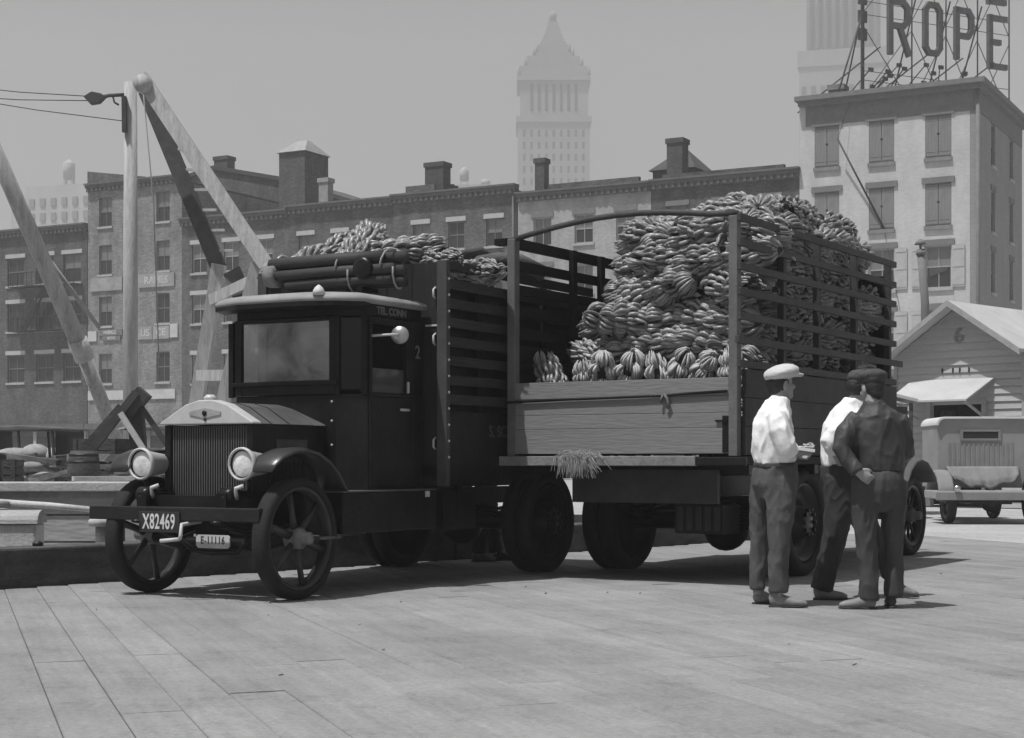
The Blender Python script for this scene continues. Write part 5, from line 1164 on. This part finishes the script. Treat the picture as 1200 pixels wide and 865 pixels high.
for k, z in enumerate(LZ):
    # rear face: bunches lying across, pile steps forward as it rises
    x0 = .40+.045*k; ymax = [.66, .52, .46, .42, .46, .34, .14, .06][k]
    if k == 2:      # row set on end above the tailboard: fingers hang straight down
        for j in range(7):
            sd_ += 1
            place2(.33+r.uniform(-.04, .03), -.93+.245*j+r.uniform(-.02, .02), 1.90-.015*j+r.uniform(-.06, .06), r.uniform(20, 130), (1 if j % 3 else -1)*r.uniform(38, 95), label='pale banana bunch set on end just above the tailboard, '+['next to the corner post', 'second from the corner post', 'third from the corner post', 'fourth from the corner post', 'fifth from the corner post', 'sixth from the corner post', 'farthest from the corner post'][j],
                   group=G, hands=HANDS_SUNLIT, n=3, span=.26, rot0=r.uniform(0, 6), scale=r.uniform(.74, .88), seed=sd_)
        x0 += .36
    if 1:
        for j, (y, sc_) in enumerate(((-.64, .95), (.10, .95)) if k < 6 else ((-.64, .9), (-.10, .8))):
            sd_ += 1; yy = y+(ymax-.5)*(.6 if j else .15)+r.uniform(-.05, .05)
            place2(x0+r.uniform(-.05, .05), yy, z+r.uniform(-.03, .03), 90+r.uniform(-24, 24)+(180 if (k+j) % 2 else 0), r.uniform(-17, 17),
                   label=f'banana bunch in the {ordn[k]} layer above the tailboard, '+('left half' if j else 'right half by corner post'), group=G, rot0=r.uniform(0, 6), scale=r.uniform(.98, 1.10), seed=sd_)
    for j, y in enumerate((-.55, .2)):      # filling rank behind the face
        sd_ += 1
        place2(x0+.38, y+(ymax-.5)*.3, z+.02, 90+r.uniform(-15, 15), r.uniform(-8, 8), label=f'banana bunch wedged behind the {ordn[k]} layer of the rear face, '+('left' if j else 'right'), group=G, rot0=r.uniform(0, 6), scale=1.05, seed=sd_)
    for j, x in enumerate((1.05, 2.0, 2.85, 3.38)):      # right side seen through the rails
        if k == 7 and j > 2: continue
        sd_ += 1
        place2(x+r.uniform(-.08, .08), -.83+r.uniform(-.03, .03)-(.09 if j == 3 else .03 if j == 2 else 0), z+r.uniform(-.03, .03)-(.08*j if k > 5 else 0), r.uniform(-9, 9)+(180 if (k+j) % 2 else 0), r.uniform(-12, 12),
               label=f'banana bunch in the {ordn[k]} layer behind the side rails, {side_n[j]}', group=G, rot0=r.uniform(0, 6), scale=r.uniform(.95, 1.05), seed=sd_)
# crown of the load
for (x, y, z, yaw, lab) in ((1.15, -.82, 3.18, 10, 'over the right rail at the tail'), (1.9, -.9, 3.1, -8, 'hugging the right rail by the second stake'), (2.6, -.9, 3.04, 8, 'hugging the right rail by the third stake'), (.95, -.50, 3.26, 95, 'right of the tail'), (1.0, .05, 3.22, 80, 'left of the tail'), (1.45, -.72, 3.36, 15, 'over the right rail, second from the tail'), (1.55, -.25, 3.40, 75, 'on its highest ridge'), (1.7, .2, 3.30, 95, 'on its left shoulder'),
                       (2.15, -.78, 3.34, -170, 'over the right rail, mid way'), (2.3, -.30, 3.40, 60, 'on the ridge, mid way'), (2.4, .2, 3.3, 95, 'far left, mid way'), (2.85, -.75, 3.20, 170, 'over the right rail, past mid way'),
                       (2.95, -.25, 3.28, 40, 'on the ridge, past mid way'), (3.35, -.88, 3.02, 8, 'over the right rail at the front end'), (3.45, -.2, 3.08, 80, 'at the front end, inside'), (2.0, .55, 3.15, 100, 'lowest on the far left'), (3.1, .4, 3.1, 80, 'far left at the front end')):
    sd_ += 1
    place2(x, y, z-.02-.03*(x < 1.4)+.10*(x > 1.8)+.10*(x > 2.5), yaw+r.uniform(-8, 8), r.uniform(-10, 10), label='banana bunch crowning the load '+lab, group=G, rot0=r.uniform(0, 6), scale=1.03, seed=sd_)
for (x, y, z, yaw, pit, lab) in ((.36, .86, 1.66, 60, -62, 'banana bunch standing on end in the left tail corner, stalk upwards'), (.75, .60, 2.02, 60, -15, 'banana bunch leaning at the left foot of the load slope'), (.9, .46, 2.40, 80, 8, 'banana bunch on the left slope above the leaning one'), (3.45, -.78, 3.02, 15, -12, 'loose banana bunch poking over the top rail at the front end')):
    sd_ += 1; place2(x, y, z, yaw, pit, label=lab, group=G, rot0=1.0, scale=.92, seed=sd_)
# top load of truck one
G1 = 'banana bunches on top of the black truck'
def place1(x, y, z, yaw, pitch, **kw):
    m = Matrix.Translation(w1(x, y, z))@(R1@Matrix.Rotation(radians(yaw), 3, 'Z')@Matrix.Rotation(radians(pitch), 3, 'Y')).to_4x4()
    return bunch(m, **kw)
for (x, y, z, yaw, pit, sc_, lab) in ((-2.25, -.86, 2.82, 110, 0, .85, 'small banana bunch at the left end of the top load over the cab'), (-2.12, -.66, 2.90, 150, -12, .95, 'banana bunch left of the upright fan on the top load'),
      (-2.10, -.40, 2.98, 178, -22, .98, 'banana bunch with its hands fanned towards the camera on the top load'), (-2.14, -.08, 3.04, 200, -25, 1.05, 'highest banana bunch in the middle of the top load'),
      (-2.20, .22, 2.97, 120, -5, 1.0, 'banana bunch right of the highest one on the top load'), (-2.25, .62, 2.84, 60, 0, .85, 'flat banana bunch along the top edge over the slats'),
      (-2.5, -.2, 2.86, 90, 0, 1, 'banana bunch lying across behind the fan on the top load'), (-2.6, -.8, 2.80, 85, 0, 1, 'banana bunch at the far side of the top load'), (-2.6, .80, 2.80, 70, 0, .8, 'last flat banana bunch before the canvas roll'), (-2.3, .90, 2.76, 170, 0, .8, 'low banana bunch over the front corner post')):
    sd_ += 1; place1(x, y, z-.03, yaw, pit, label=lab, group=G1, rot0=.6, scale=sc_, seed=sd_)
# ================================================================ people
m_skin = M('skin', .30, .6, .1, 9, .05); m_hair = M('hair', .03, .6, .3, 20, .4, 80); m_eye = M('eye_dark', .02, .3, .1, 5, 0)
m_white = M('white_shirt', .82, .8, .05, 6, .1, 60); m_dkshirt = M('dark_work_shirt', .05, .55, .35, 6, .12, 60); m_trs = M('grey_work_trousers', .085, .75, .2, 6, .15, 70); m_trs2 = M('dark_trousers', .035, .8, .25, 6, .15, 70); m_trs3 = M('worn_trousers', .06, .8, .22, 5, .15, 70)
m_shoe = M('dusty_shoe', .20, .7, .3, 10, .15); m_shoed = M('dark_shoe', .05, .6, .3, 10, .15); m_cap = M('pale_cap', .52, .85, .12, 10, .15, 80); m_capd = M('dark_cap', .06, .8, .3, 10, .15, 80); m_paper = M('paper', .78, .7, .05, 10, .02)
def add_head(mb, c, yaw, pitch=0.0, s=1.0):
    R = Matrix.Rotation(yaw, 3, 'Z')@Matrix.Rotation(-pitch, 3, 'X'); c = Vector(c)
    def q(x, y, z): return c+R@(Vector((x, y, z))*s)
    E_ = lambda p, r_: mb.ell(q(*p), [k*s for k in r_], R, 16, 12)
    E_((0, -.012, .035), (.074, .095, .085)); E_((0, .018, -.03), (.062, .072, .085)); E_((0, .05, -.09), (.042, .04, .03)); E_((0, .076, -.098), (.02, .016, .018))
    mb.etube([q(0, .082, .012), q(0, .098, -.012), q(0, .112, -.032), q(0, .098, -.042)], [.009*s, .012*s, .016*s, .01*s], n=8)
    mb.etube([q(-.045, .062, .018), q(0, .084, .02), q(.045, .062, .018)], [.012*s, .013*s, .012*s], n=8)
    E_((0, .082, -.060), (.025, .011, .007)); E_((0, .081, -.074), (.021, .011, .008)); E_((.042, .055, -.03), (.022, .022, .025)); E_((-.042, .055, -.03), (.022, .022, .025))
    for sx in (-1, 1): E_((sx*.074, -.008, -.012), (.012, .026, .036))
    return q, R
def add_hand(mb, w, d, nrm, thumb=1, curl=.7, s=1.0):
    w, d = Vector(w), Vector(d).normalized(); nrm = Vector(nrm); nrm = (nrm-d*nrm.dot(d)).normalized(); a = d.cross(nrm)
    mb.etube([w-d*.03, w+d*.02*s, w+d*.06*s, w+d*.095*s], [(.027*s, .02*s), (.034*s, .02*s), (.043*s, .017*s), (.04*s, .014*s)], side=a, n=12)
    for k, L in enumerate((.070, .080, .074, .058)):
        b = w+d*.09*s+a*((.031-.0205*k)*thumb*s); pts = [b-d*.02, b]; ang_ = .15
        for seg in (.42, .33, .25):
            ang_ += curl*(.75 if seg == .42 else .8)*(1+.06*k); b = b+(d*cos(ang_)+nrm*sin(ang_))*L*seg*s; pts.append(b)
        mb.etube(pts, [.0105*s, .0105*s, .0100*s, .0092*s, .0075*s], n=8)
    b = w+d*.025*s+a*(.034*thumb*s); v = (d*.75+a*(.6*thumb)+nrm*.35).normalized(); v2 = (d*.95+a*(.05*thumb)+nrm*.5).normalized()
    mb.etube([b-v*.02, b, b+v*.03*s, b+v*.03*s+v2*.028*s, b+v*.03*s+v2*.045*s], [.014*s, .015*s, .013*s, .011*s, .008*s], n=8)
def shoe(parent, heel, toe, mat):
    h, t = Vector(heel), Vector(toe); d = (t-h); L = d.length; u = d.normalized(); sd2 = u.cross(Vector((0,0,1)))
    mb = MB(); mb.etube([h+Vector((0,0,.045)), h+u*.02+Vector((0,0,.05)), h+u*L*.35+Vector((0,0,.05)), h+u*L*.6+Vector((0,0,.038)), h+u*L*.85+Vector((0,0,.032)), h+u*L+Vector((0,0,.026))],
             [(.026, .03), (.036, .043), (.037, .046), (.046, .036), (.044, .028), (.022, .016)], side=sd2, n=14)
    mb.etube([h+u*.04+Vector((0,0,.05)), h+u*.045+Vector((0,0,.13))], [(.036, .045), (.038, .045)], side=sd2, n=12)
    o = remesh('shoe', mb, mat, parent, .009, 2)
    mb = MB(); mb.etube([h-u*.005+Vector((0,0,.008)), h+u*.07+Vector((0,0,.008)), h+u*L*.45+Vector((0,0,.010)), h+u*L*.75+Vector((0,0,.008)), h+u*(L+.005)+Vector((0,0,.012))], [(.03, .010), (.037, .010), (.036, .008), (.049, .008), (.022, .007)], side=sd2, n=12); mb.build('sole', m_shoed, o)
def person(label, px0, pyf, d, pose):
    """pose gives joints as (photo x, photo y, metres deeper) at the person's own distance"""
    k = 1900/d; root = thing('person', label, 'person', (wpos(px0, d), d, 0), 0, 'men standing by the trucks')
    J = lambda x, y, dz=0.0: Vector(((x-px0)/k, dz, (pyf-y)/k))
    pose(root, J, k); return root
# --- man in white shirt and pale cap
def pose1(root, J, k):
    body = MB(); hc = J(916, 451, .02)
    q, R = add_head(body, hc, radians(-68), -.10, .98)
    body.etube([hc+Vector((-.02, -.01, -.05)), J(912, 470, .0), J(908, 490, 0)], [(.056, .054), (.056, .054), (.06, .06)], n=12)
    body.etube([J(908, 488), J(907, 505), J(907, 540), J(906, 560)], [(.07, .12), (.10, .14), (.10, .13), (.10, .12)], side=(1,0,0), n=14)
    for (dz, hp_, kn, an) in ((-.11, (909, 566), (911, 630), (909, 700)), (.13, (899, 566), (894, 630), (890, 699))):
        body.etube([J(*hp_, dz*.8), J(*kn, dz), J(*an, dz)], [.06, .036, .032], n=10)
    # right arm (near), forearm out to the paper
    el, wr = J(919, 529, -.20), J(935, 531, -.10)
    body.etube([J(906, 488, -.17), el], [.05, .042], n=10); body.etube([el, el.lerp(wr, .5), wr], [.042, .040, .029], n=12); add_hand(body, wr, (1, .25, .12), (0, .6, .5), 1, .9, .98)
    el2, wr2 = J(920, 527, .19), J(934, 535, .06)
    body.etube([J(908, 488, .17), el2], [.05, .042], n=10); body.etube([el2, wr2], [.04, .028], n=12); add_hand(body, wr2, (.95, -.3, -.2), (0, -.2, 1), -1, 1.0, .98)
    remesh('body', body, m_skin, root, .0085, 2)
    for sx in (-1, 1): MB().ell(q(sx*.031, .071, -.004), (.011, .011, .009), R, 10, 6).build('eye', m_eye, root)
    mb = MB(); mb.ell(q(0, -.028, .018), (.080, .090, .088), R, 20, 14); mb.ell(q(0, -.06, -.03), (.062, .045, .06), R, 14, 10); remesh('hair', mb, m_hair, root, .01, 2, .003, 60)
    sh_ = MB()
    sh_.etube([J(913, 468), J(911, 476), J(908, 486), J(906, 500), J(906, 520), J(908, 536), J(909, 545)], [(.075, .07), (.085, .10), (.122, .175), (.150, .195), (.158, .19), (.162, .185), (.150, .175)], side=(1,0,0), n=22)
    sh_.etube([J(905, 487, -.14), J(909, 505, -.20), el+Vector((-.015, 0, .02)), el.lerp(wr, .45)], [(.075, .07), (.085, .075), (.08, .07), (.062, .055)], n=14)
    sh_.etube([J(908, 487, .14), J(912, 505, .20), el2, el2.lerp(wr2, .5)], [(.075, .07), (.085, .075), (.075, .07), (.06, .055)], n=14)
    sh_.etube([J(914.5, 466), J(913, 471), J(910, 482)], [(.070, .068), (.080, .078), (.115, .12)], n=18)
    remesh('shirt', sh_, m_white, root, .011, 3, .013, 7, (1, 1, .5), 3)
    mb = MB(); mb.ring(1, 1, J(908.5, 546), 'z', [(.135, -.02), (.163, -.02), (.163, .02), (.135, .02)], 30); remesh('belt', mb, m_shoed, root, .01, 1).scale = (1, 1.1, 1)
    tr_ = MB(); tr_.etube([J(908.5, 545), J(909, 556), J(908, 572), J(906, 586)], [(.152, .17), (.165, .178), (.165, .17), (.11, .13)], side=(1,0,0), n=20)
    tr_.etube([J(911, 562, -.08), J(913, 590, -.10), J(911, 625, -.11), J(910, 660, -.11), J(908.5, 694, -.11)], [(.13, .105), (.112, .10), (.085, .082), (.074, .072), (.072, .070)], side=(1,0,0), n=16)
    tr_.etube([J(900, 562, .08), J(897, 590, .11), J(894, 625, .13), J(892, 660, .13), J(891, 693, .13)], [(.11, .10), (.098, .10), (.074, .08), (.062, .07), (.060, .066)], side=(1,0,0), n=16)
    remesh('trousers', tr_, m_trs, root, .010, 8, .014, 7.0, (1, 1, .45), 8)
    f = J(899, 711, -.10); f.z = 0; t_ = J(942, 711, -.14); t_.z = 0; shoe(root, f, t_, m_shoe)
    f = J(888, 711, .13); f.z = 0; t_ = f+Vector((.2, .17, 0)); shoe(root, f, t_, m_shoe)
    cp_ = MB(); cc = q(0, .01, .085)
    cp_.ell(cc, (.108, .142, .062), R@Matrix.Rotation(.13, 3, 'X'), 22, 12); cp_.ell(q(0, -.03, .075), (.092, .10, .06), R, 18, 10)
    cp_.etube([q(-.07, .085, .062), q(-.04, .150, .056), q(0, .172, .054), q(.04, .150, .056), q(.07, .085, .062)], [(.012, .02), (.012, .03), (.012, .035), (.012, .03), (.012, .02)], side=R@Vector((0, 0, 1)), n=10)
    cp_.ell(q(0, .105, .062), (.07, .06, .012), R, 16, 8)
    remesh('cap', cp_, m_cap, root, .008, 3, .003, 14)
    return wr
person('man in white shirt and pale flat cap facing right, holding folded paper', 905, 711, 11.95, pose1)
pp = thing('folded_paper', 'folded white paper held out by the man in the pale cap', 'paper', (wpos(943, 11.78), 11.78, 1.152))
k_ = Matrix.Rotation(radians(8), 3, 'Y')
mb = MB(); mb.cbox((0, 0, 0), (.135, .085, .022), k_); mb.build('sheet', m_paper, pp); mb = MB(); mb.cbox((.012, 0, .020), (.10, .075, .008), Matrix.Rotation(radians(2), 3, 'Y')); mb.cbox((.03, 0, .033), (.075, .07, .006), k_); mb.build('sheet', m_paper, pp)
# --- man in white shirt between the other two
def pose2(root, J, k):
    body = MB(); hc = J(1008, 457, .0)
    q, R = add_head(body, hc, radians(-60), .12, .96)
    body.etube([hc+Vector((-.01, 0, -.05)), J(1000, 474), J(996, 493)], [.056, .056, .06], n=12)
    body.etube([J(994, 493), J(990, 515), J(986, 545), J(988, 562)], [(.07, .12), (.11, .14), (.11, .14), (.12, .14)], side=(1,0,0), n=14)
    body.etube([J(982, 555, -.08), J(978, 622, -.08), J(962, 690, -.06)], [.06, .036, .032], n=10); body.etube([J(994, 555, .08), J(1020, 622, .10), J(1054, 680, .12)], [.06, .036, .032], n=10)
    el, wr = J(966, 520, -.20), J(981, 546, -.16)
    body.etube([J(988, 490, -.17), el, wr], [.05, .042, .029], n=10); add_hand(body, wr, (.8, .5, -.4), (.4, .6, .2), 1, .6, .96)
    el2, wr2 = J(1004, 530, .20), J(1020, 540, .12)
    body.etube([J(998, 490, .17), el2, wr2], [.05, .042, .029], n=10); add_hand(body, wr2, (.9, -.2, .2), (0, -.3, 1), -1, .6, .96)
    remesh('body', body, m_skin, root, .0085, 2)
    for sx in (-1, 1): MB().ell(q(sx*.031, .071, -.004), (.011, .011, .009), R, 10, 6).build('eye', m_eye, root)
    mb = MB(); mb.ell(q(0, -.028, .018), (.080, .090, .088), R, 20, 14); remesh('hair', mb, m_hair, root, .01, 2, .003, 60)
    sh_ = MB(); sh_.etube([J(1001, 470), J(998, 480), J(994, 490), J(988, 505), J(984, 522), J(982, 538), J(983, 547)], [(.08, .075), (.10, .11), (.132, .18), (.150, .19), (.142, .18), (.13, .165), (.125, .16)], side=(1,0,0), n=22)
    sh_.etube([J(990, 488, -.14), J(978, 506, -.19), el, el.lerp(wr, .5)], [(.07, .07), (.078, .072), (.072, .066), (.06, .055)], n=14); sh_.etube([J(998, 488, .14), J(1002, 508, .19), el2, el2.lerp(wr2, .6)], [(.07, .07), (.08, .072), (.07, .066), (.06, .055)], n=14)
    remesh('shirt', sh_, m_white, root, .011, 3, .013, 7, (1, 1, .5), 13)
    tr_ = MB(); tr_.etube([J(984, 544), J(986, 556), J(988, 575), J(988, 590)], [(.15, .175), (.16, .18), (.15, .17), (.11, .13)], side=(1,0,0), n=20)
    tr_.etube([J(983, 560, -.08), J(981, 590, -.09), J(976, 625, -.09), J(968, 660, -.08), J(961, 692, -.06)], [(.13, .11), (.115, .105), (.095, .09), (.082, .08), (.085, .08)], side=(1,0,0), n=16)
    tr_.etube([J(993, 560, .08), J(1006, 590, .09), J(1021, 625, .10), J(1038, 655, .11), J(1053, 681, .12)], [(.13, .11), (.11, .105), (.092, .09), (.08, .08), (.078, .075)], side=(1,0,0), n=16)
    remesh('trousers', tr_, m_trs2, root, .010, 8, .014, 7.0, (1, 1, .45), 18)
    f = J(952, 704, -.06); f.z = 0; t_ = J(990, 704, -.10); t_.z = 0; shoe(root, f, t_, m_shoe)
    f = J(1050, 690, .12); f.z = .02; t_ = J(1080, 690, .10); t_.z = .0; shoe(root, f, t_, m_shoe)
    cp_ = MB(); cp_.ell(q(0, .0, .09), (.095, .115, .06), R, 20, 10); cp_.ell(q(0, .10, .062), (.075, .075, .010), R, 16, 8); cp_.ell(q(0, -.02, .075), (.088, .1, .05), R, 16, 8)
    remesh('cap', cp_, m_capd, root, .008, 2, .003, 14)
person('man in white shirt and dark trousers with one arm akimbo, half hidden in mid stride', 985, 704, 12.55, pose2)
# --- man in dark shirt, back to the camera
def pose3(root, J, k):
    body = MB(); hc = J(1023, 455, .03)
    q, R = add_head(body, hc, radians(22), .10, 1.0)
    body.etube([hc+Vector((0, -.015, -.05)), J(1023, 474), J(1026, 494)], [.058, .058, .06], n=12)
    body.etube([J(1027, 494), J(1029, 520), J(1031, 553), J(1030, 570)], [(.13, .07), (.16, .10), (.15, .11), (.15, .12)], side=(1,0,0), n=14)
    body.etube([J(1018, 568), J(1015, 632), J(1018, 705)], [.06, .036, .032], n=10); body.etube([J(1044, 568, .03), J(1049, 632, .06), J(1050, 703, .08)], [.06, .036, .032], n=10)
    el, wr = J(983, 528, -.06), J(1001, 553, -.13)
    body.etube([J(1004, 493), el, wr], [.052, .045, .031], n=12); add_hand(body, wr, (.8, -.05, -.55), (.3, .9, 0), 1, .6, 1.0)
    el2, wr2 = J(1064, 531, .10), J(1054, 542, .30)
    body.etube([J(1051, 494), el2, wr2], [.052, .045, .031], n=12); add_hand(body, wr2, (-.5, .8, .1), (0, 0, 1), -1, .8, 1.0)
    remesh('body', body, m_skin, root, .0085, 2)
    for sx in (-1, 1): MB().ell(q(sx*.031, .071, -.004), (.011, .011, .009), R, 10, 6).build('eye', m_eye, root)
    mb = MB(); mb.ell(q(0, -.028, .015), (.079, .088, .088), R, 20, 14); mb.ell(q(0, -.06, -.04), (.06, .045, .05), R, 14, 10); remesh('hair', mb, m_hair, root, .01, 2, .003, 60)
    sh_ = MB(); sh_.etube([J(1024, 470), J(1024, 476), J(1026, 488)], [(.072, .07), (.088, .08), (.14, .11)], n=18)
    sh_.etube([J(1024, 472, .0), J(1025, 478), J(1026, 486), J(1028, 498), J(1029, 520), J(1031, 542), J(1031, 553)], [(.075, .07), (.11, .085), (.165, .115), (.190, .135), (.190, .145), (.178, .142), (.168, .132)], side=(1,0,0), n=24)
    sh_.etube([J(1007, 491), J(993, 508, -.03), el+Vector((.01, 0, .01)), el.lerp(wr, .55), wr], [(.085, .08), (.085, .08), (.075, .07), (.06, .056), (.05, .046)], n=14)
    sh_.etube([J(1049, 491), J(1057, 510, .04), el2, el2.lerp(wr2, .7)], [(.085, .08), (.08, .08), (.072, .07), (.055, .055)], n=14)
    remesh('shirt', sh_, m_dkshirt, root, .010, 3, .018, 6, (1, 1, .35), 23)
    tr_ = MB(); tr_.etube([J(1031, 552), J(1031, 562), J(1031, 576), J(1031, 588), J(1030, 600)], [(.166, .132), (.176, .148), (.168, .145), (.13, .125), (.05, .06)], side=(1,0,0), n=22)
    tr_.etube([J(1016, 565), J(1013, 595), J(1015, 630), J(1018, 665), J(1018, 703)], [(.105, .12), (.096, .105), (.072, .08), (.068, .074), (.072, .076)], side=(1,0,0), n=16)
    tr_.etube([J(1046, 565, .02), J(1049, 595, .04), J(1049, 630, .06), J(1050, 665, .08), J(1050, 701, .08)], [(.105, .12), (.094, .105), (.074, .08), (.068, .074), (.066, .072)], side=(1,0,0), n=16)
    remesh('trousers', tr_, m_trs3, root, .010, 8, .015, 6.5, (1, 1, .35), 28)
    f = J(1026, 714, -.02); f.z = 0; t_ = J(984, 714, .02); t_.z = 0; shoe(root, f, t_, m_shoe)
    f = J(1046, 714, .04); f.z = 0; t_ = f+Vector((.05, .26, 0)); shoe(root, f, t_, m_shoed)
    cp_ = MB(); cp_.ell(q(0, -.005, .085), (.105, .13, .055), R, 22, 10); cp_.ell(q(0, -.02, .06), (.090, .108, .055), R, 18, 10); cp_.ell(q(0, .115, .055), (.07, .055, .010), R, 16, 8)
    remesh('cap', cp_, m_capd, root, .008, 2, .004, 14)
person('man in dark work shirt and dark cap seen from behind, left hand on his hip', 1030, 714, 11.7, pose3)
# --- man behind the black truck, only his feet and trouser legs show
def pose4(root, J, k):
    body = MB(); hc = J(571, 475, .02); q, R = add_head(body, hc, radians(-80), 0, 1.0)
    body.etube([hc+Vector((0, 0, -.05)), J(570, 492)], [.058, .07], n=10)
    body.etube([J(570, 487), J(570, 515), J(570, 550)], [(.11, .16), (.13, .17), (.12, .15)], side=(1,0,0), n=12)
    for s in (-1, 1):
        body.etube([J(570, 550, s*.09), J(570+s*4, 602, s*.09), J(571+s*10, 648, s*.09)], [.08, .055, .04], n=10)
        el, wr = J(566, 520, s*.22), J(578, 538, s*.2); body.etube([J(570, 494, s*.17), el, wr], [.05, .042, .03], n=10); add_hand(body, wr, (.6, 0, -.8), (0, -s, 0), s, .5)
    remesh('body', body, m_skin, root, .009, 2)
    mb = MB(); mb.etube([J(570, 487), J(570, 500), J(570, 525), J(570, 556)], [(.12, .17), (.15, .2), (.15, .2), (.14, .18)], side=(1,0,0), n=18); remesh('shirt', mb, m_dkshirt, root, .014, 3, .01)
    tr_ = MB()
    for s in (-1, 1): tr_.etube([J(570, 550, s*.07), J(570+s*4, 602, s*.09), J(571+s*10, 645, s*.09)], [(.12, .12), (.09, .09), (.075, .075)], n=14)
    remesh('trousers', tr_, m_trs2, root, .013, 3, .012)
    mb = MB(); mb.ell(q(0, -.01, .07), (.09, .11, .06), R, 18, 10); remesh('cap', mb, m_capd, root, .01, 2)
    for s, a, b, mt in ((-1, 553, 575, m_shoe), (1, 578, 600, m_shoed)):
        f = J(a, 655, s*.09); f.z = 0; t_ = f+Vector((.26, 0, 0)); shoe(root, f, t_, mt)
person('man behind the black truck, only his shoes and trouser legs showing under its body', 572, 655, 17.3, pose4)

# ================================================================ haze over the whole place
hz = MB(); hz.box(-420, 420, -30, 860, -3.0, 222)
hm = bpy.data.materials.new('haze'); hm.use_nodes = True; ht = hm.node_tree; ht.nodes.clear()
ho = ht.nodes.new('ShaderNodeOutputMaterial'); hv = ht.nodes.new('ShaderNodeVolumePrincipled'); hv.inputs['Color'].default_value = (.92, .92, .92, 1); hv.inputs['Density'].default_value = .0009; hv.inputs['Anisotropy'].default_value = .0
ht.links.new(hv.outputs[0], ho.inputs['Volume'])
tag(hz.build('haze', hm), kind='stuff')
